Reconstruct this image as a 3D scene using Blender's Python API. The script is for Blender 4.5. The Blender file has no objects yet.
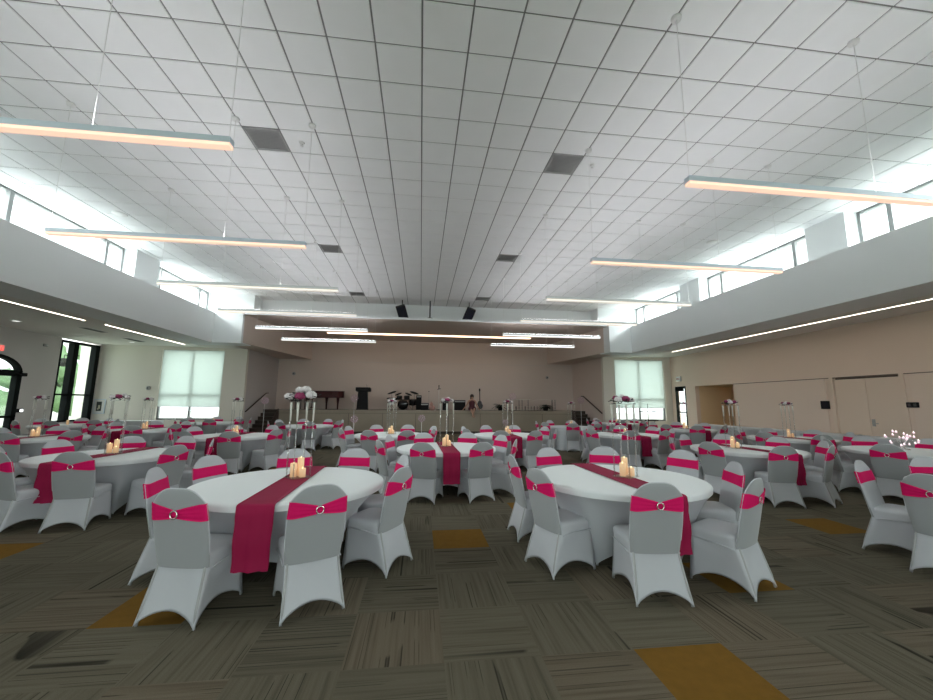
import bpy, math, random
from mathutils import Vector, Matrix
PI = math.pi
rnd = random.Random(7)
SC = bpy.context.scene
COL = SC.collection

# ------------------------------------------------------------------ camera
cam_d = bpy.data.cameras.new('camera'); cam = bpy.data.objects.new('camera', cam_d); COL.objects.link(cam)
F_PX, YAW, PITCH, ROLL = 379.53, 0.11826, 0.1400, 0.00761
cy_, sy_, cp_, sp_ = math.cos(YAW), math.sin(YAW), math.cos(PITCH), math.sin(PITCH)
fw = Vector((sy_*cp_, cy_*cp_, sp_)); rt = Vector((cy_, -sy_, 0)); up = rt.cross(fw)
r2 = rt*math.cos(ROLL) + up*math.sin(ROLL); u2 = -rt*math.sin(ROLL) + up*math.cos(ROLL)
cam.matrix_world = Matrix(((r2.x, u2.x, -fw.x, 0), (r2.y, u2.y, -fw.y, 0), (r2.z, u2.z, -fw.z, 1.56), (0, 0, 0, 1)))
cam_d.sensor_width = 36.0; cam_d.lens = 36.0*F_PX/933.0
cam_d.clip_start = 0.05; cam_d.clip_end = 300
SC.camera = cam

# ------------------------------------------------------------------ world, daylight, exposure
SKY_STRENGTH = 1.35
FILL_UP_E = 12.5  # strength of the glow added above the pendants to even out the ceiling
world = bpy.data.worlds.new('overcast_sky'); SC.world = world; world.use_nodes = True
bg = world.node_tree.nodes['Background']
bg.inputs[0].default_value = (0.93, 0.97, 1.0, 1); bg.inputs[1].default_value = SKY_STRENGTH
SC.view_settings.view_transform = 'Standard'; SC.view_settings.look = 'None'
SC.view_settings.exposure = 1.22; SC.view_settings.gamma = 1.0; SC.view_settings.use_curve_mapping = False
cyc = SC.cycles
cyc.max_bounces = 8; cyc.diffuse_bounces = 5; cyc.glossy_bounces = 3; cyc.transmission_bounces = 6
cyc.transparent_max_bounces = 24; cyc.sample_clamp_indirect = 4.0; cyc.caustics_reflective = False; cyc.caustics_refractive = False
cyc.use_denoising = True

def area(name, loc, sx, sy, rot, power, color):
    l = bpy.data.lights.new(name, 'AREA'); l.shape = 'RECTANGLE'; l.size = sx; l.size_y = sy
    l.energy = power; l.color = color
    o = bpy.data.objects.new(name, l); COL.objects.link(o); o.location = loc; o.rotation_euler = rot
    return o
DAY = (0.98, 0.97, 1.0)
CL_W = 230.0     # watts per clerestory bay
REAR_FILL_W = 125.0  # watts of the fill lamp added behind the camera
bays = [(-1.3, 2.6), (3.55, 7.45), (8.4, 12.3), (13.35, 17.0)]
for a, b in bays:
    area('daylight_left', (-10.7, (a+b)/2, 6.95), 1.4, b-a, (0, math.radians(-52), 0), CL_W*1.35, DAY)
    area('daylight_right', (11.9, (a+b)/2, 6.95), 1.4, b-a, (0, math.radians(52), 0), CL_W*1.25, DAY)
area('daylight_shade_left', (-10.2, 18.9, 2.3), 2.6, 3.0, (math.radians(-90), 0, 0), 32, (0.96, 1.0, 0.97))
area('daylight_shade_right', (11.2, 18.9, 2.3), 2.7, 3.0, (math.radians(-90), 0, 0), 32, (0.96, 1.0, 0.97))
area('daylight_window', (-16.2, 17.3, 2.8), 3.0, 1.9, (0, math.radians(-90), 0), 40, (0.9, 1.0, 0.92))

area('added_rear_fill', (0.5, -5.35, 2.2), 17.0, 2.6, (math.radians(90), 0, 0), REAR_FILL_W, DAY)  # added lamp, out of view, brightens the chair backs facing the camera

# ------------------------------------------------------------------ helpers
def setp(o, label=None, cat=None, group=None, kind=None):
    if label: o['label'] = label
    if cat: o['category'] = cat
    if group: o['group'] = group
    if kind: o['kind'] = kind
    return o

class MB:
    def __init__(s): s.v = []; s.f = []; s.m = []; s.sm = []
    def add(s, vs, fs, mi=0, smooth=False, M=None):
        b = len(s.v)
        for p in vs:
            p = Vector(p)
            if M is not None: p = M @ p
            s.v.append(tuple(p))
        for f in fs: s.f.append(tuple(b+i for i in f)); s.m.append(mi); s.sm.append(smooth)
        return s
    def box(s, x0, x1, y0, y1, z0, z1, mi=0, M=None):
        vs = [(x, y, z) for z in (z0, z1) for y in (y0, y1) for x in (x0, x1)]
        fs = [(0, 2, 3, 1), (4, 5, 7, 6), (0, 1, 5, 4), (2, 6, 7, 3), (0, 4, 6, 2), (1, 3, 7, 5)]
        return s.add(vs, fs, mi, False, M)
    def rbox(s, x0, x1, y0, y1, z0, z1, r=0.01, mi=0, M=None):
        # box with chamfered vertical edges and chamfered top/bottom
        def ring(i, z):
            return [(x0+i+r, y0+i, z), (x1-i-r, y0+i, z), (x1-i, y0+i+r, z), (x1-i, y1-i-r, z),
                    (x1-i-r, y1-i, z), (x0+i+r, y1-i, z), (x0+i, y1-i-r, z), (x0+i, y0+i+r, z)]
        rs = [ring(r, z0), ring(0, z0+r), ring(0, z1-r), ring(r, z1)]
        vs = [p for q in rs for p in q]; fs = []
        for k in range(3):
            for i in range(8):
                j = (i+1) % 8; fs.append((k*8+i, k*8+j, k*8+8+j, k*8+8+i))
        fs.append(tuple(range(7, -1, -1))); fs.append(tuple(range(24, 32)))
        return s.add(vs, fs, mi, False, M)
    def lathe(s, prof, n=16, mi=0, M=None, smooth=True, cap=True):
        vs = []; fs = []
        for r, z in prof:
            for i in range(n):
                a = 2*PI*i/n; vs.append((r*math.cos(a), r*math.sin(a), z))
        for k in range(len(prof)-1):
            for i in range(n):
                j = (i+1) % n; fs.append((k*n+i, k*n+j, k*n+n+j, k*n+n+i))
        if cap:
            fs.append(tuple(range(n-1, -1, -1))); fs.append(tuple(range((len(prof)-1)*n, len(prof)*n)))
        return s.add(vs, fs, mi, smooth, M)
    def tube(s, pts, r, n=8, mi=0, M=None, closed=False):
        pts = [Vector(p) for p in pts]; N = len(pts)
        rr = r if isinstance(r, (list, tuple)) else [r]*N
        vs = []; fs = []; prev = None
        for k, p in enumerate(pts):
            if closed: t = pts[(k+1) % N]-pts[k-1]
            else: t = pts[min(k+1, N-1)]-pts[max(k-1, 0)]
            t.normalize()
            if prev is None:
                h = Vector((0, 0, 1)) if abs(t.z) < .9 else Vector((1, 0, 0)); a = t.cross(h).normalized()
            else:
                a = (prev - t*prev.dot(t)).normalized()
            prev = a; b = t.cross(a)
            for i in range(n):
                q = 2*PI*i/n; vs.append(p + (a*math.cos(q)+b*math.sin(q))*rr[k])
        for k in range(N if closed else N-1):
            k2 = (k+1) % N
            for i in range(n):
                j = (i+1) % n; fs.append((k*n+i, k*n+j, k2*n+j, k2*n+i))
        if not closed:
            fs.append(tuple(range(n-1, -1, -1))); fs.append(tuple(range((N-1)*n, N*n)))
        return s.add(vs, fs, mi, True, M)
    def ball(s, c, r, n=10, m=6, mi=0, sc=(1, 1, 1), noise=0):
        vs = []; fs = []
        for k in range(m+1):
            th = PI*k/m
            for i in range(n):
                a = 2*PI*i/n; q = r*(1+(rnd.uniform(-noise, noise) if noise else 0))
                vs.append((c[0]+q*sc[0]*math.sin(th)*math.cos(a), c[1]+q*sc[1]*math.sin(th)*math.sin(a), c[2]+q*sc[2]*math.cos(th)))
        for k in range(m):
            for i in range(n):
                j = (i+1) % n; fs.append((k*n+i, k*n+n+i, k*n+n+j, k*n+j))
        return s.add(vs, fs, mi, True)
    def prism(s, poly, z0, z1, mi=0, M=None):
        n = len(poly); vs = [(x, y, z0) for x, y in poly]+[(x, y, z1) for x, y in poly]
        fs = [tuple(range(n-1, -1, -1)), tuple(range(n, 2*n))]
        for i in range(n):
            j = (i+1) % n; fs.append((i, j, n+j, n+i))
        return s.add(vs, fs, mi, False, M)
    def build(s, name, mats, parent=None, loc=None):
        me = bpy.data.meshes.new(name); me.from_pydata(s.v, [], s.f); me.update()
        if not isinstance(mats, (list, tuple)): mats = [mats]
        for m in mats: me.materials.append(m)
        me.polygons.foreach_set('material_index', s.m); me.polygons.foreach_set('use_smooth', s.sm)
        me.update()
        o = bpy.data.objects.new(name, me); COL.objects.link(o)
        if parent is not None: o.parent = parent
        if loc is not None: o.location = loc
        return o

def recalc(o):
    import bmesh
    bm = bmesh.new(); bm.from_mesh(o.data); bmesh.ops.recalc_face_normals(bm, faces=bm.faces); bm.to_mesh(o.data); bm.free()
    return o

def empty(name, loc=(0, 0, 0), rz=0):
    o = bpy.data.objects.new(name, None); COL.objects.link(o); o.location = loc; o.rotation_euler = (0, 0, rz)
    o.empty_display_size = 0.1
    return o

def copy_tree(o, parent=None):
    c = o.copy(); COL.objects.link(c)
    for k in ('label', 'group'):
        if parent is None and k in c: del c[k]
    c.parent = parent
    for ch in list(o.children): copy_tree(ch, c)
    return c

# ------------------------------------------------------------------ materials
def mat(name, color, rough=0.6, metal=0.0, spec=None, emit=None, estr=0, noise=None, bump=None, trans=0.0):
    m = bpy.data.materials.new(name); m.use_nodes = True; nt = m.node_tree; N = nt.nodes
    b = N['Principled BSDF']; b.inputs['Base Color'].default_value = (*color, 1)
    b.inputs['Roughness'].default_value = rough; b.inputs['Metallic'].default_value = metal
    if spec is not None: b.inputs['Specular IOR Level'].default_value = spec
    if emit: b.inputs['Emission Color'].default_value = (*emit, 1); b.inputs['Emission Strength'].default_value = estr
    if noise:
        sc, amt = noise
        tc = N.new('ShaderNodeTexCoord'); nz = N.new('ShaderNodeTexNoise'); nz.inputs['Scale'].default_value = sc; nz.inputs['Detail'].default_value = 4
        nt.links.new(tc.outputs['Object'], nz.inputs['Vector'])
        mp = N.new('ShaderNodeMapRange'); mp.inputs[3].default_value = 1-amt; mp.inputs[4].default_value = 1+amt
        nt.links.new(nz.outputs['Fac'], mp.inputs[0])
        mx = N.new('ShaderNodeVectorMath'); mx.operation = 'SCALE'; mx.inputs[0].default_value = color
        nt.links.new(mp.outputs[0], mx.inputs['Scale']); nt.links.new(mx.outputs[0], b.inputs['Base Color'])
    if bump:
        sc, st = bump
        tc = N.new('ShaderNodeTexCoord'); nz = N.new('ShaderNodeTexNoise'); nz.inputs['Scale'].default_value = sc; nz.inputs['Detail'].default_value = 3
        nt.links.new(tc.outputs['Object'], nz.inputs['Vector'])
        bp = N.new('ShaderNodeBump'); bp.inputs['Strength'].default_value = st; bp.inputs['Distance'].default_value = 0.01
        nt.links.new(nz.outputs['Fac'], bp.inputs['Height']); nt.links.new(bp.outputs[0], b.inputs['Normal'])
    if trans > 0:
        tr = N.new('ShaderNodeBsdfTranslucent'); tr.inputs[0].default_value = (*color, 1)
        ms = N.new('ShaderNodeMixShader'); ms.inputs[0].default_value = trans
        out = N['Material Output']
        nt.links.new(b.outputs[0], ms.inputs[1]); nt.links.new(tr.outputs[0], ms.inputs[2]); nt.links.new(ms.outputs[0], out.inputs[0])
    return m

def glass_mat(name, tint=(0.95, 1, 0.98), gloss=0.08, rough=0.02):
    m = bpy.data.materials.new(name); m.use_nodes = True; nt = m.node_tree; N = nt.nodes
    N.remove(N['Principled BSDF']); t = N.new('ShaderNodeBsdfTransparent'); t.inputs[0].default_value = (*tint, 1)
    g = N.new('ShaderNodeBsdfGlossy'); g.inputs['Roughness'].default_value = rough
    lw = N.new('ShaderNodeLayerWeight'); lw.inputs[0].default_value = 0.5
    fr = N.new('ShaderNodeMath'); fr.operation = 'POWER'; fr.inputs[1].default_value = 5.0; nt.links.new(lw.outputs['Facing'], fr.inputs[0])
    mx = N.new('ShaderNodeMath'); mx.operation = 'MULTIPLY_ADD'; mx.inputs[2].default_value = gloss; mx.inputs[1].default_value = 0.5
    mx.use_clamp = True
    mx0 = mx; mx = N.new('ShaderNodeMath'); mx.operation = 'ADD'; mx.use_clamp = True
    ms = N.new('ShaderNodeMixShader'); mx.inputs[1].default_value = 0.0; nt.links.new(fr.outputs[0], mx0.inputs[0]); nt.links.new(mx0.outputs[0], mx.inputs[0]); nt.links.new(mx.outputs[0], ms.inputs[0])
    nt.links.new(t.outputs[0], ms.inputs[1]); nt.links.new(g.outputs[0], ms.inputs[2]); nt.links.new(ms.outputs[0], N['Material Output'].inputs[0])
    return m

def emis(name, color, strength):
    return mat(name, color, 0.5, emit=color, estr=strength)

M = {}
M['tile'] = mat('ceiling_tile', (0.84, 0.85, 0.855), 0.95, spec=0.1, noise=(3.0, 0.03), bump=(260, 0.12))
M['grid'] = mat('ceiling_grid_shaded', (0.22, 0.22, 0.22), 0.6)  # white T-bars; the shade between tiles is put into the grey
M['drywall'] = mat('white_drywall', (0.84, 0.86, 0.87), 0.85, spec=0.2, noise=(0.7, 0.02))
M['soffit'] = mat('soffit_paint', (0.82, 0.79, 0.76), 0.9, spec=0.2, noise=(0.8, 0.02))
M['wall_warm'] = mat('warm_wall_paint', (0.76, 0.61, 0.51), 0.85, spec=0.2, noise=(0.6, 0.03))
M['wall_stage'] = mat('stage_wall_paint', (0.68, 0.58, 0.52), 0.85, spec=0.2, noise=(0.6, 0.03))
M['wall_dark'] = mat('grey_wall_paint', (0.60, 0.56, 0.55), 0.85, spec=0.2, noise=(0.6, 0.03))
M['wall_light'] = mat('beige_wall_paint', (0.78, 0.745, 0.67), 0.85, spec=0.2, noise=(0.6, 0.03))
M['wall_panel'] = mat('wall_panel', (0.76, 0.615, 0.52), 0.7, noise=(0.5, 0.03))
M['seam'] = mat('panel_seam', (0.16, 0.12, 0.10), 0.8)
M['door_paint'] = mat('door_paint', (0.74, 0.60, 0.49), 0.6)
M['recess'] = mat('recess_wall', (0.78, 0.58, 0.36), 0.8)
M['alu'] = mat('brushed_aluminium', (0.60, 0.68, 0.76), 0.45, metal=0.15)
M['alu_white'] = mat('white_enamel', (0.72, 0.74, 0.75), 0.4)
M['frame_grey'] = mat('grey_window_frame', (0.20, 0.21, 0.21), 0.5)
M['black_frame'] = mat('black_window_frame', (0.010, 0.012, 0.012), 0.85, spec=0.1)
M['glass'] = glass_mat('clear_glass')
M['shade'] = mat('roller_shade', (0.80, 0.85, 0.83), 0.9, noise=(6, 0.03), trans=0.5)
M['vent'] = mat('vent_metal', (0.36, 0.36, 0.355), 0.5)
M['vent_dark'] = mat('vent_shadow', (0.06, 0.06, 0.06), 0.8)
M['white_plastic'] = mat('white_plastic', (0.75, 0.75, 0.74), 0.4)
M['black'] = mat('black_plastic', (0.012, 0.012, 0.013), 0.75, spec=0.2)
M['black_gloss'] = mat('black_lacquer', (0.01, 0.01, 0.012), 0.15)
M['mahogany'] = mat('mahogany', (0.055, 0.012, 0.012), 0.5, spec=0.25, noise=(4, 0.2))
M['chrome'] = mat('chrome', (0.8, 0.8, 0.8), 0.15, metal=1.0)
M['brass'] = mat('brass', (0.45, 0.33, 0.12), 0.3, metal=1.0)
M['wood_dark'] = mat('dark_stained_wood', (0.045, 0.03, 0.022), 0.5, noise=(5, 0.2))
M['stage_face'] = mat('stage_face_board', (0.33, 0.28, 0.215), 0.7, noise=(3, 0.06))
M['stage_top'] = mat('stage_floor_board', (0.36, 0.30, 0.235), 0.5, noise=(3, 0.08))
M['rail'] = mat('bronze_rail', (0.07, 0.05, 0.04), 0.4, metal=0.6)
M['lamp_warm'] = emis('warm_lens', (1.0, 0.66, 0.50), 0.40)
M['ceiling_fill'] = emis('ceiling_fill_strip', (0.97, 0.96, 1.0), FILL_UP_E)  # added upward glow for an even ceiling
M['lamp_pale'] = emis('pale_lens', (1.0, 0.90, 0.80), 0.30)
M['lamp_white'] = emis('white_lens', (1.0, 0.97, 0.95), 0.40)
M['lamp_line'] = emis('line_light_lens', (1.0, 0.88, 0.72), 4.6)
M['lamp_stage'] = emis('stage_line_light_lens', (1.0, 0.70, 0.48), 1.7)
M['exit_red'] = emis('exit_red_letters', (1.0, 0.12, 0.10), .6)
M['exit_dim'] = mat('faded_red_letters', (0.5, 0.12, 0.1), 0.6)
M['leaf_dark'] = mat('dark_leaves', (0.012, 0.014, 0.014), 0.6)
M['leaf_green'] = mat('fern_leaves', (0.012, 0.022, 0.010), 0.6)
M['rose_white'] = mat('white_petals', (0.78, 0.74, 0.74), 0.8, noise=(30, 0.12), trans=0.2)
M['rose_pink'] = mat('magenta_petals', (0.26, 0.03, 0.10), 0.8, noise=(30, 0.25))
M['acrylic'] = glass_mat('clear_acrylic_rod', (0.90, 0.91, 0.90), 0.22, 0.12)
M['frosted'] = mat('frosted_rod_top', (0.80, 0.79, 0.72), 0.4, trans=0.3)
M['plate'] = glass_mat('clear_plate', (0.92, 0.93, 0.92), 0.12, 0.05)
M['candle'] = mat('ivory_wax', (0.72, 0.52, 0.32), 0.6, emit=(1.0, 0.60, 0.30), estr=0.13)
M['flame'] = emis('candle_flame', (1.0, 0.75, 0.4), 1.5)
M['magnet'] = mat('lens_dark', (0.02, 0.02, 0.03), 0.1)
M['skin'] = mat('skin', (0.42, 0.24, 0.17), 0.6)
M['hair'] = mat('dark_hair', (0.02, 0.015, 0.012), 0.6)
M['dress'] = mat('maroon_dress', (0.07, 0.01, 0.018), 0.8)
M['pink_bag'] = mat('pink_cloth', (0.45, 0.26, 0.22), 0.8)
M['foliage'] = mat('tree_foliage', (0.30, 0.46, 0.24), 0.9, noise=(5, 0.5), trans=0.3)
M['bark'] = mat('bark', (0.10, 0.07, 0.05), 0.9)
M['grass'] = mat('lawn', (0.40, 0.50, 0.30), 0.95, noise=(3, 0.3))
M['paving'] = mat('paving', (0.55, 0.53, 0.48), 0.9, noise=(2, 0.08))
M['yellow_flower'] = mat('yellow_blossom', (0.75, 0.62, 0.03), 0.8)
M['crystal'] = mat('pink_crystal', (0.85, 0.62, 0.70), 0.1, emit=(1, 0.75, 0.85), estr=0.35)
M['sparkle'] = emis('tiny_white_lamp', (1.0, 0.85, 0.9), 2.0)
M['globe'] = glass_mat('clear_balloon', (0.97, 0.94, 0.97), 0.05, 0.05)
M['pink_light'] = emis('pink_balloon_light', (0.75, 0.5, 0.65), .15)
M['rack'] = mat('pale_rack_metal', (0.75, 0.70, 0.62), 0.6)
M['rack_dark'] = mat('dark_rack_posts', (0.08, 0.07, 0.06), 0.6)
M['poster_dark'] = mat('poster_dark', (0.03, 0.035, 0.03), 0.6)
M['poster_mid'] = mat('poster_figure', (0.45, 0.42, 0.30), 0.6)
M['paper'] = mat('paper', (0.75, 0.75, 0.72), 0.7)
M['screen_white'] = emis('lit_display', (0.95, 1, 1), 1.5)

def cloth_mat(name, color, trans, sheen=0.3, fold=(9.0, 0.25)):
    m = mat(name, color, 0.75, bump=fold, trans=trans)
    b = m.node_tree.nodes['Principled BSDF']; b.inputs['Sheen Weight'].default_value = sheen; b.inputs['Specular IOR Level'].default_value = 0.25
    return m
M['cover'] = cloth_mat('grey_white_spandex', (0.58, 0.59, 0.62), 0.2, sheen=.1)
M['cover_shaded'] = cloth_mat('grey_white_spandex_shaded', (0.31, 0.32, 0.325), 0.0)  # same cloth as the cover; rear-side shade put into a darker grey
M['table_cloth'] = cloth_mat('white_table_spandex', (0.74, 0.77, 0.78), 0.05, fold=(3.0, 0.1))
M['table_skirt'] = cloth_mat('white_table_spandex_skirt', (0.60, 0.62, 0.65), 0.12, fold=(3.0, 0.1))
M['sash'] = cloth_mat('hot_pink_satin', (0.72, 0.004, 0.125), 0.12, sheen=0, fold=(30.0, 0.15))
M['runner'] = cloth_mat('magenta_satin', (0.26, 0.003, 0.045), 0.0, sheen=0, fold=(12.0, 0.15))
M['buckle'] = mat('silver_ring', (0.75, 0.68, 0.68), 0.25, metal=0.8)

# carpet: planks of streaks that turn by a quarter from tile to tile
S = 0.6096; FX0, FY0 = 0.18, 4.98
def carpet():
    m = bpy.data.materials.new('carpet_tiles'); m.use_nodes = True; nt = m.node_tree; N = nt.nodes; L = nt.links.new
    b = N['Principled BSDF']; b.inputs['Roughness'].default_value = 0.95; b.inputs['Specular IOR Level'].default_value = 0.1
    def math_(op, a=None, c=None):
        n = N.new('ShaderNodeMath'); n.operation = op
        for k, v in ((0, a), (1, c)):
            if v is None: continue
            if isinstance(v, (int, float)): n.inputs[k].default_value = v
            else: L(v, n.inputs[k])
        return n.outputs[0]
    tc = N.new('ShaderNodeTexCoord'); sx = N.new('ShaderNodeSeparateXYZ'); L(tc.outputs['Object'], sx.inputs[0])
    gx = math_('DIVIDE', math_('SUBTRACT', sx.outputs[0], FX0), S); gy = math_('DIVIDE', math_('SUBTRACT', sx.outputs[1], FY0), S)
    ix = math_('FLOOR', gx); iy = math_('FLOOR', gy); fx = math_('SUBTRACT', gx, ix); fy = math_('SUBTRACT', gy, iy)
    par = math_('ABSOLUTE', math_('MODULO', math_('ADD', ix, iy), 2.0))
    def mixf(a, c, f):
        n = N.new('ShaderNodeMix'); n.data_type = 'FLOAT'; L(f, n.inputs[0])
        for k, v in ((2, a), (3, c)):
            if isinstance(v, (int, float)): n.inputs[k].default_value = v
            else: L(v, n.inputs[k])
        return n.outputs[0]
    across = mixf(fy, fx, par); along = mixf(fx, fy, par)
    seed = math_('ADD', math_('MULTIPLY', ix, 7.31), math_('MULTIPLY', iy, 13.77))
    wn = N.new('ShaderNodeTexWhiteNoise'); wn.noise_dimensions = '1D'; L(seed, wn.inputs['W'])
    cb = N.new('ShaderNodeCombineXYZ'); L(math_('MULTIPLY', across, 22.0), cb.inputs[0]); L(math_('MULTIPLY', along, 0.6), cb.inputs[1]); L(seed, cb.inputs[2])
    n1 = N.new('ShaderNodeTexNoise'); n1.inputs['Scale'].default_value = 1.0; n1.inputs['Detail'].default_value = 3; L(cb.outputs[0], n1.inputs['Vector'])
    cb2 = N.new('ShaderNodeCombineXYZ'); L(math_('MULTIPLY', across, 5.5), cb2.inputs[0]); L(math_('MULTIPLY', along, 0.02), cb2.inputs[1]); L(math_('ADD', seed, 55.5), cb2.inputs[2])
    n2 = N.new('ShaderNodeTexNoise'); n2.inputs['Scale'].default_value = 1.0; n2.inputs['Detail'].default_value = 0; L(cb2.outputs[0], n2.inputs['Vector'])
    # thin dark lines where the slow noise crosses a level
    ln = math_('ABSOLUTE', math_('SUBTRACT', n2.outputs['Fac'], 0.57))
    ln = math_('MINIMUM', ln, math_('MULTIPLY', math_('ABSOLUTE', math_('SUBTRACT', n2.outputs['Fac'], 0.44)), 1.4))
    line = N.new('ShaderNodeMapRange'); line.inputs[1].default_value = 0.0; line.inputs[2].default_value = 0.015; line.inputs[3].default_value = 0.18; line.inputs[4].default_value = 1.0; L(ln, line.inputs[0])
    cr = N.new('ShaderNodeValToRGB'); e = cr.color_ramp.elements
    e[0].position = 0.30; e[0].color = (0.084, 0.073, 0.052, 1); e[1].position = 0.70; e[1].color = (0.130, 0.115, 0.084, 1)
    q = cr.color_ramp.elements.new(0.48); q.color = (0.113, 0.099, 0.071, 1)
    L(n1.outputs['Fac'], cr.inputs[0])
    cb3 = N.new('ShaderNodeCombineXYZ'); L(math_('MULTIPLY', across, 3.0), cb3.inputs[0]); L(math_('MULTIPLY', along, 1.4), cb3.inputs[1]); L(math_('ADD', seed, 9.5), cb3.inputs[2])
    n3 = N.new('ShaderNodeTexNoise'); n3.inputs['Scale'].default_value = 1.0; n3.inputs['Detail'].default_value = 0; L(cb3.outputs[0], n3.inputs['Vector'])
    msk = N.new('ShaderNodeMapRange'); msk.inputs[1].default_value = .40; msk.inputs[2].default_value = .45; L(n3.outputs['Fac'], msk.inputs[0])
    lmix = mixf(1.0, line.outputs[0], msk.outputs[0])
    tone = N.new('ShaderNodeMapRange'); tone.inputs[3].default_value = 0.88; tone.inputs[4].default_value = 1.10; L(wn.outputs['Value'], tone.inputs[0])
    fine = N.new('ShaderNodeTexNoise'); fine.inputs['Scale'].default_value = 180; fine.inputs['Detail'].default_value = 1; L(tc.outputs['Object'], fine.inputs['Vector'])
    fm = N.new('ShaderNodeMapRange'); fm.inputs[3].default_value = 0.75; fm.inputs[4].default_value = 1.25; L(fine.outputs['Fac'], fm.inputs[0])
    k = math_('MULTIPLY', math_('MULTIPLY', lmix, tone.outputs[0]), fm.outputs[0])
    sc = N.new('ShaderNodeVectorMath'); sc.operation = 'SCALE'; L(cr.outputs[0], sc.inputs[0]); L(k, sc.inputs['Scale'])
    tint = N.new('ShaderNodeMix'); tint.data_type = 'RGBA'; tint.blend_type = 'MULTIPLY'
    L(math_('GREATER_THAN', wn.outputs['Value'], 0.8), tint.inputs[0]); L(sc.outputs[0], tint.inputs[6]); tint.inputs[7].default_value = (1.04, 0.97, 0.96, 1)
    L(tint.outputs[2], b.inputs['Base Color'])
    bp = N.new('ShaderNodeBump'); bp.inputs['Strength'].default_value = 0.3; bp.inputs['Distance'].default_value = 0.004
    L(fine.outputs['Fac'], bp.inputs['Height']); L(bp.outputs[0], b.inputs['Normal'])
    return m
M['carpet'] = carpet()
M['carpet_gold'] = mat('gold_carpet_tile', (0.165, 0.085, 0.014), 0.95, spec=0.1, noise=(14, 0.18), bump=(180, 0.3))

# ------------------------------------------------------------------ the room
XL, XR = -9.15, 10.36           # clerestory walls
BL, BR = -8.45, 9.62            # bulkhead faces
ZC, ZS, ZB = 6.2, 5.17, 3.93    # ceiling, sill, bulkhead underside
WL, WR = -14.0, 12.9            # outer walls
YB, YF, YK = -5.0, 18.35, 22.3  # rear wall, far wall, stage back wall
def struct(name, mb, mats, parent=None):
    o = mb.build(name, mats, parent)
    if parent is None: o['kind'] = 'structure'
    return o

fl = MB(); gold = {(-8, -1), (-4, -3), (0, -1), (2, 1), (2, -5), (8, -1), (4, -3), (5, 6), (-6, 7), (12, 3), (-12, 4), (-2, 9), (8, 9)}
i0, i1 = math.floor((WL-FX0)/S), math.ceil((WR-FX0)/S); j0, j1 = math.floor((YB-FY0)/S), math.ceil((YK-FY0)/S)
for i in range(i0, i1):
    for j in range(j0, j1):
        x0, y0 = max(FX0+i*S, WL-.1), FY0+j*S; x1, y1 = min(FX0+(i+1)*S, WR+.1), FY0+(j+1)*S
        fl.add([(x0, y0, 0), (x1, y0, 0), (x1, y1, 0), (x0, y1, 0)], [(0, 1, 2, 3)], 1 if (i, j) in gold else 0)
fl.box(WL-.1, WR+.1, YB-.1, YK+.1, -0.2, -0.01)
struct('floor', fl, [M['carpet'], M['carpet_gold']])

ce = MB(); x_0, y_0 = -0.0911, 3.2277
xs = [x_0+k*S for k in range(-16, 19)]; ys = [y_0+k*S for k in range(-14, 26)]
vent_cells = {(-5, 5), (-5, 13), (4, 5), (4, 13), (13, 5), (-12, 5), (4, 21), (-5, 21)}
for a in range(len(xs)-1):
    for b in range(len(ys)-1):
        if (a-16, b-14) in vent_cells: continue
        x0, x1, y0, y1 = max(xs[a], XL)+.0105, min(xs[a+1], XR)-.0105, ys[b]+.0105, min(ys[b+1], 17.9)-.0105
        if x1-x0 < .02 or y1-y0 < .02 or y0 > 17.9: continue
        t = .004
        ce.add([(x0, y0, ZC+.012), (x1, y0, ZC+.012), (x1, y1, ZC+.012), (x0, y1, ZC+.012),
                (x0+t, y0+t, ZC), (x1-t, y0+t, ZC), (x1-t, y1-t, ZC), (x0+t, y1-t, ZC)],
               [(0, 1, 5, 4), (1, 2, 6, 5), (2, 3, 7, 6), (3, 0, 4, 7), (4, 5, 6, 7)], 0)
ce.box(XL-.3, XR+.3, YB, 18.0, ZC+.012, ZC+.15, 1)
struct('ceiling', ce, [M['tile'], M['grid']])

# bulkheads (drywall beams under the clerestory) with their ledges
b = MB(); b.box(XL-.35, BL, YB, 16.3, ZB, ZS); b.prism([(XL-.35, 16.3), (-7.35, 16.3), (-7.3, 17.1), (XL-.35, 17.1)], ZB, ZS)
struct('trim_bulkhead_left', b, M['drywall'])
b = MB(); b.box(BR, XR+.35, YB, 16.3, ZB, ZS); b.prism([(8.55, 16.3), (XR+.35, 16.3), (XR+.35, 17.1), (8.45, 17.1)], ZB, ZS)
struct('trim_bulkhead_right', b, M['drywall'])
b = MB(); b.prism([(-7.36, 16.34), (-6.2, YK), (-8.1, YK), (-8.1, 16.34)], ZB+.04, ZS-.02)
struct('trim_stage_bulkhead_left', b, M['wall_stage'])
b = MB(); b.prism([(8.56, 16.34), (9.25, 16.34), (9.25, YK), (7.6, YK)], ZB+.04, ZS-.02)
struct('trim_stage_bulkhead_right', b, M['wall_stage'])
b = MB(); b.box(-8.1, 9.25, 16.32, YK, ZS-.02, ZS+.05)
struct('ceiling_stage', b, M['wall_stage'])
b = MB(); b.box(-7.3, 8.45, 16.3, 16.36, ZS-.03, ZS+.06)
struct('trim_stage_edge', b, M['drywall'])
b = MB(); b.box(-7.3, 8.45, 17.9, 18.1, ZS, ZC+.05)
b.box(XL-.35, -7.3, 17.1, 17.9, ZS, ZC+.05); b.box(8.45, XR+.35, 17.1, 17.9, ZS, ZC+.05)
struct('wall_header', b, M['drywall'])
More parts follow.
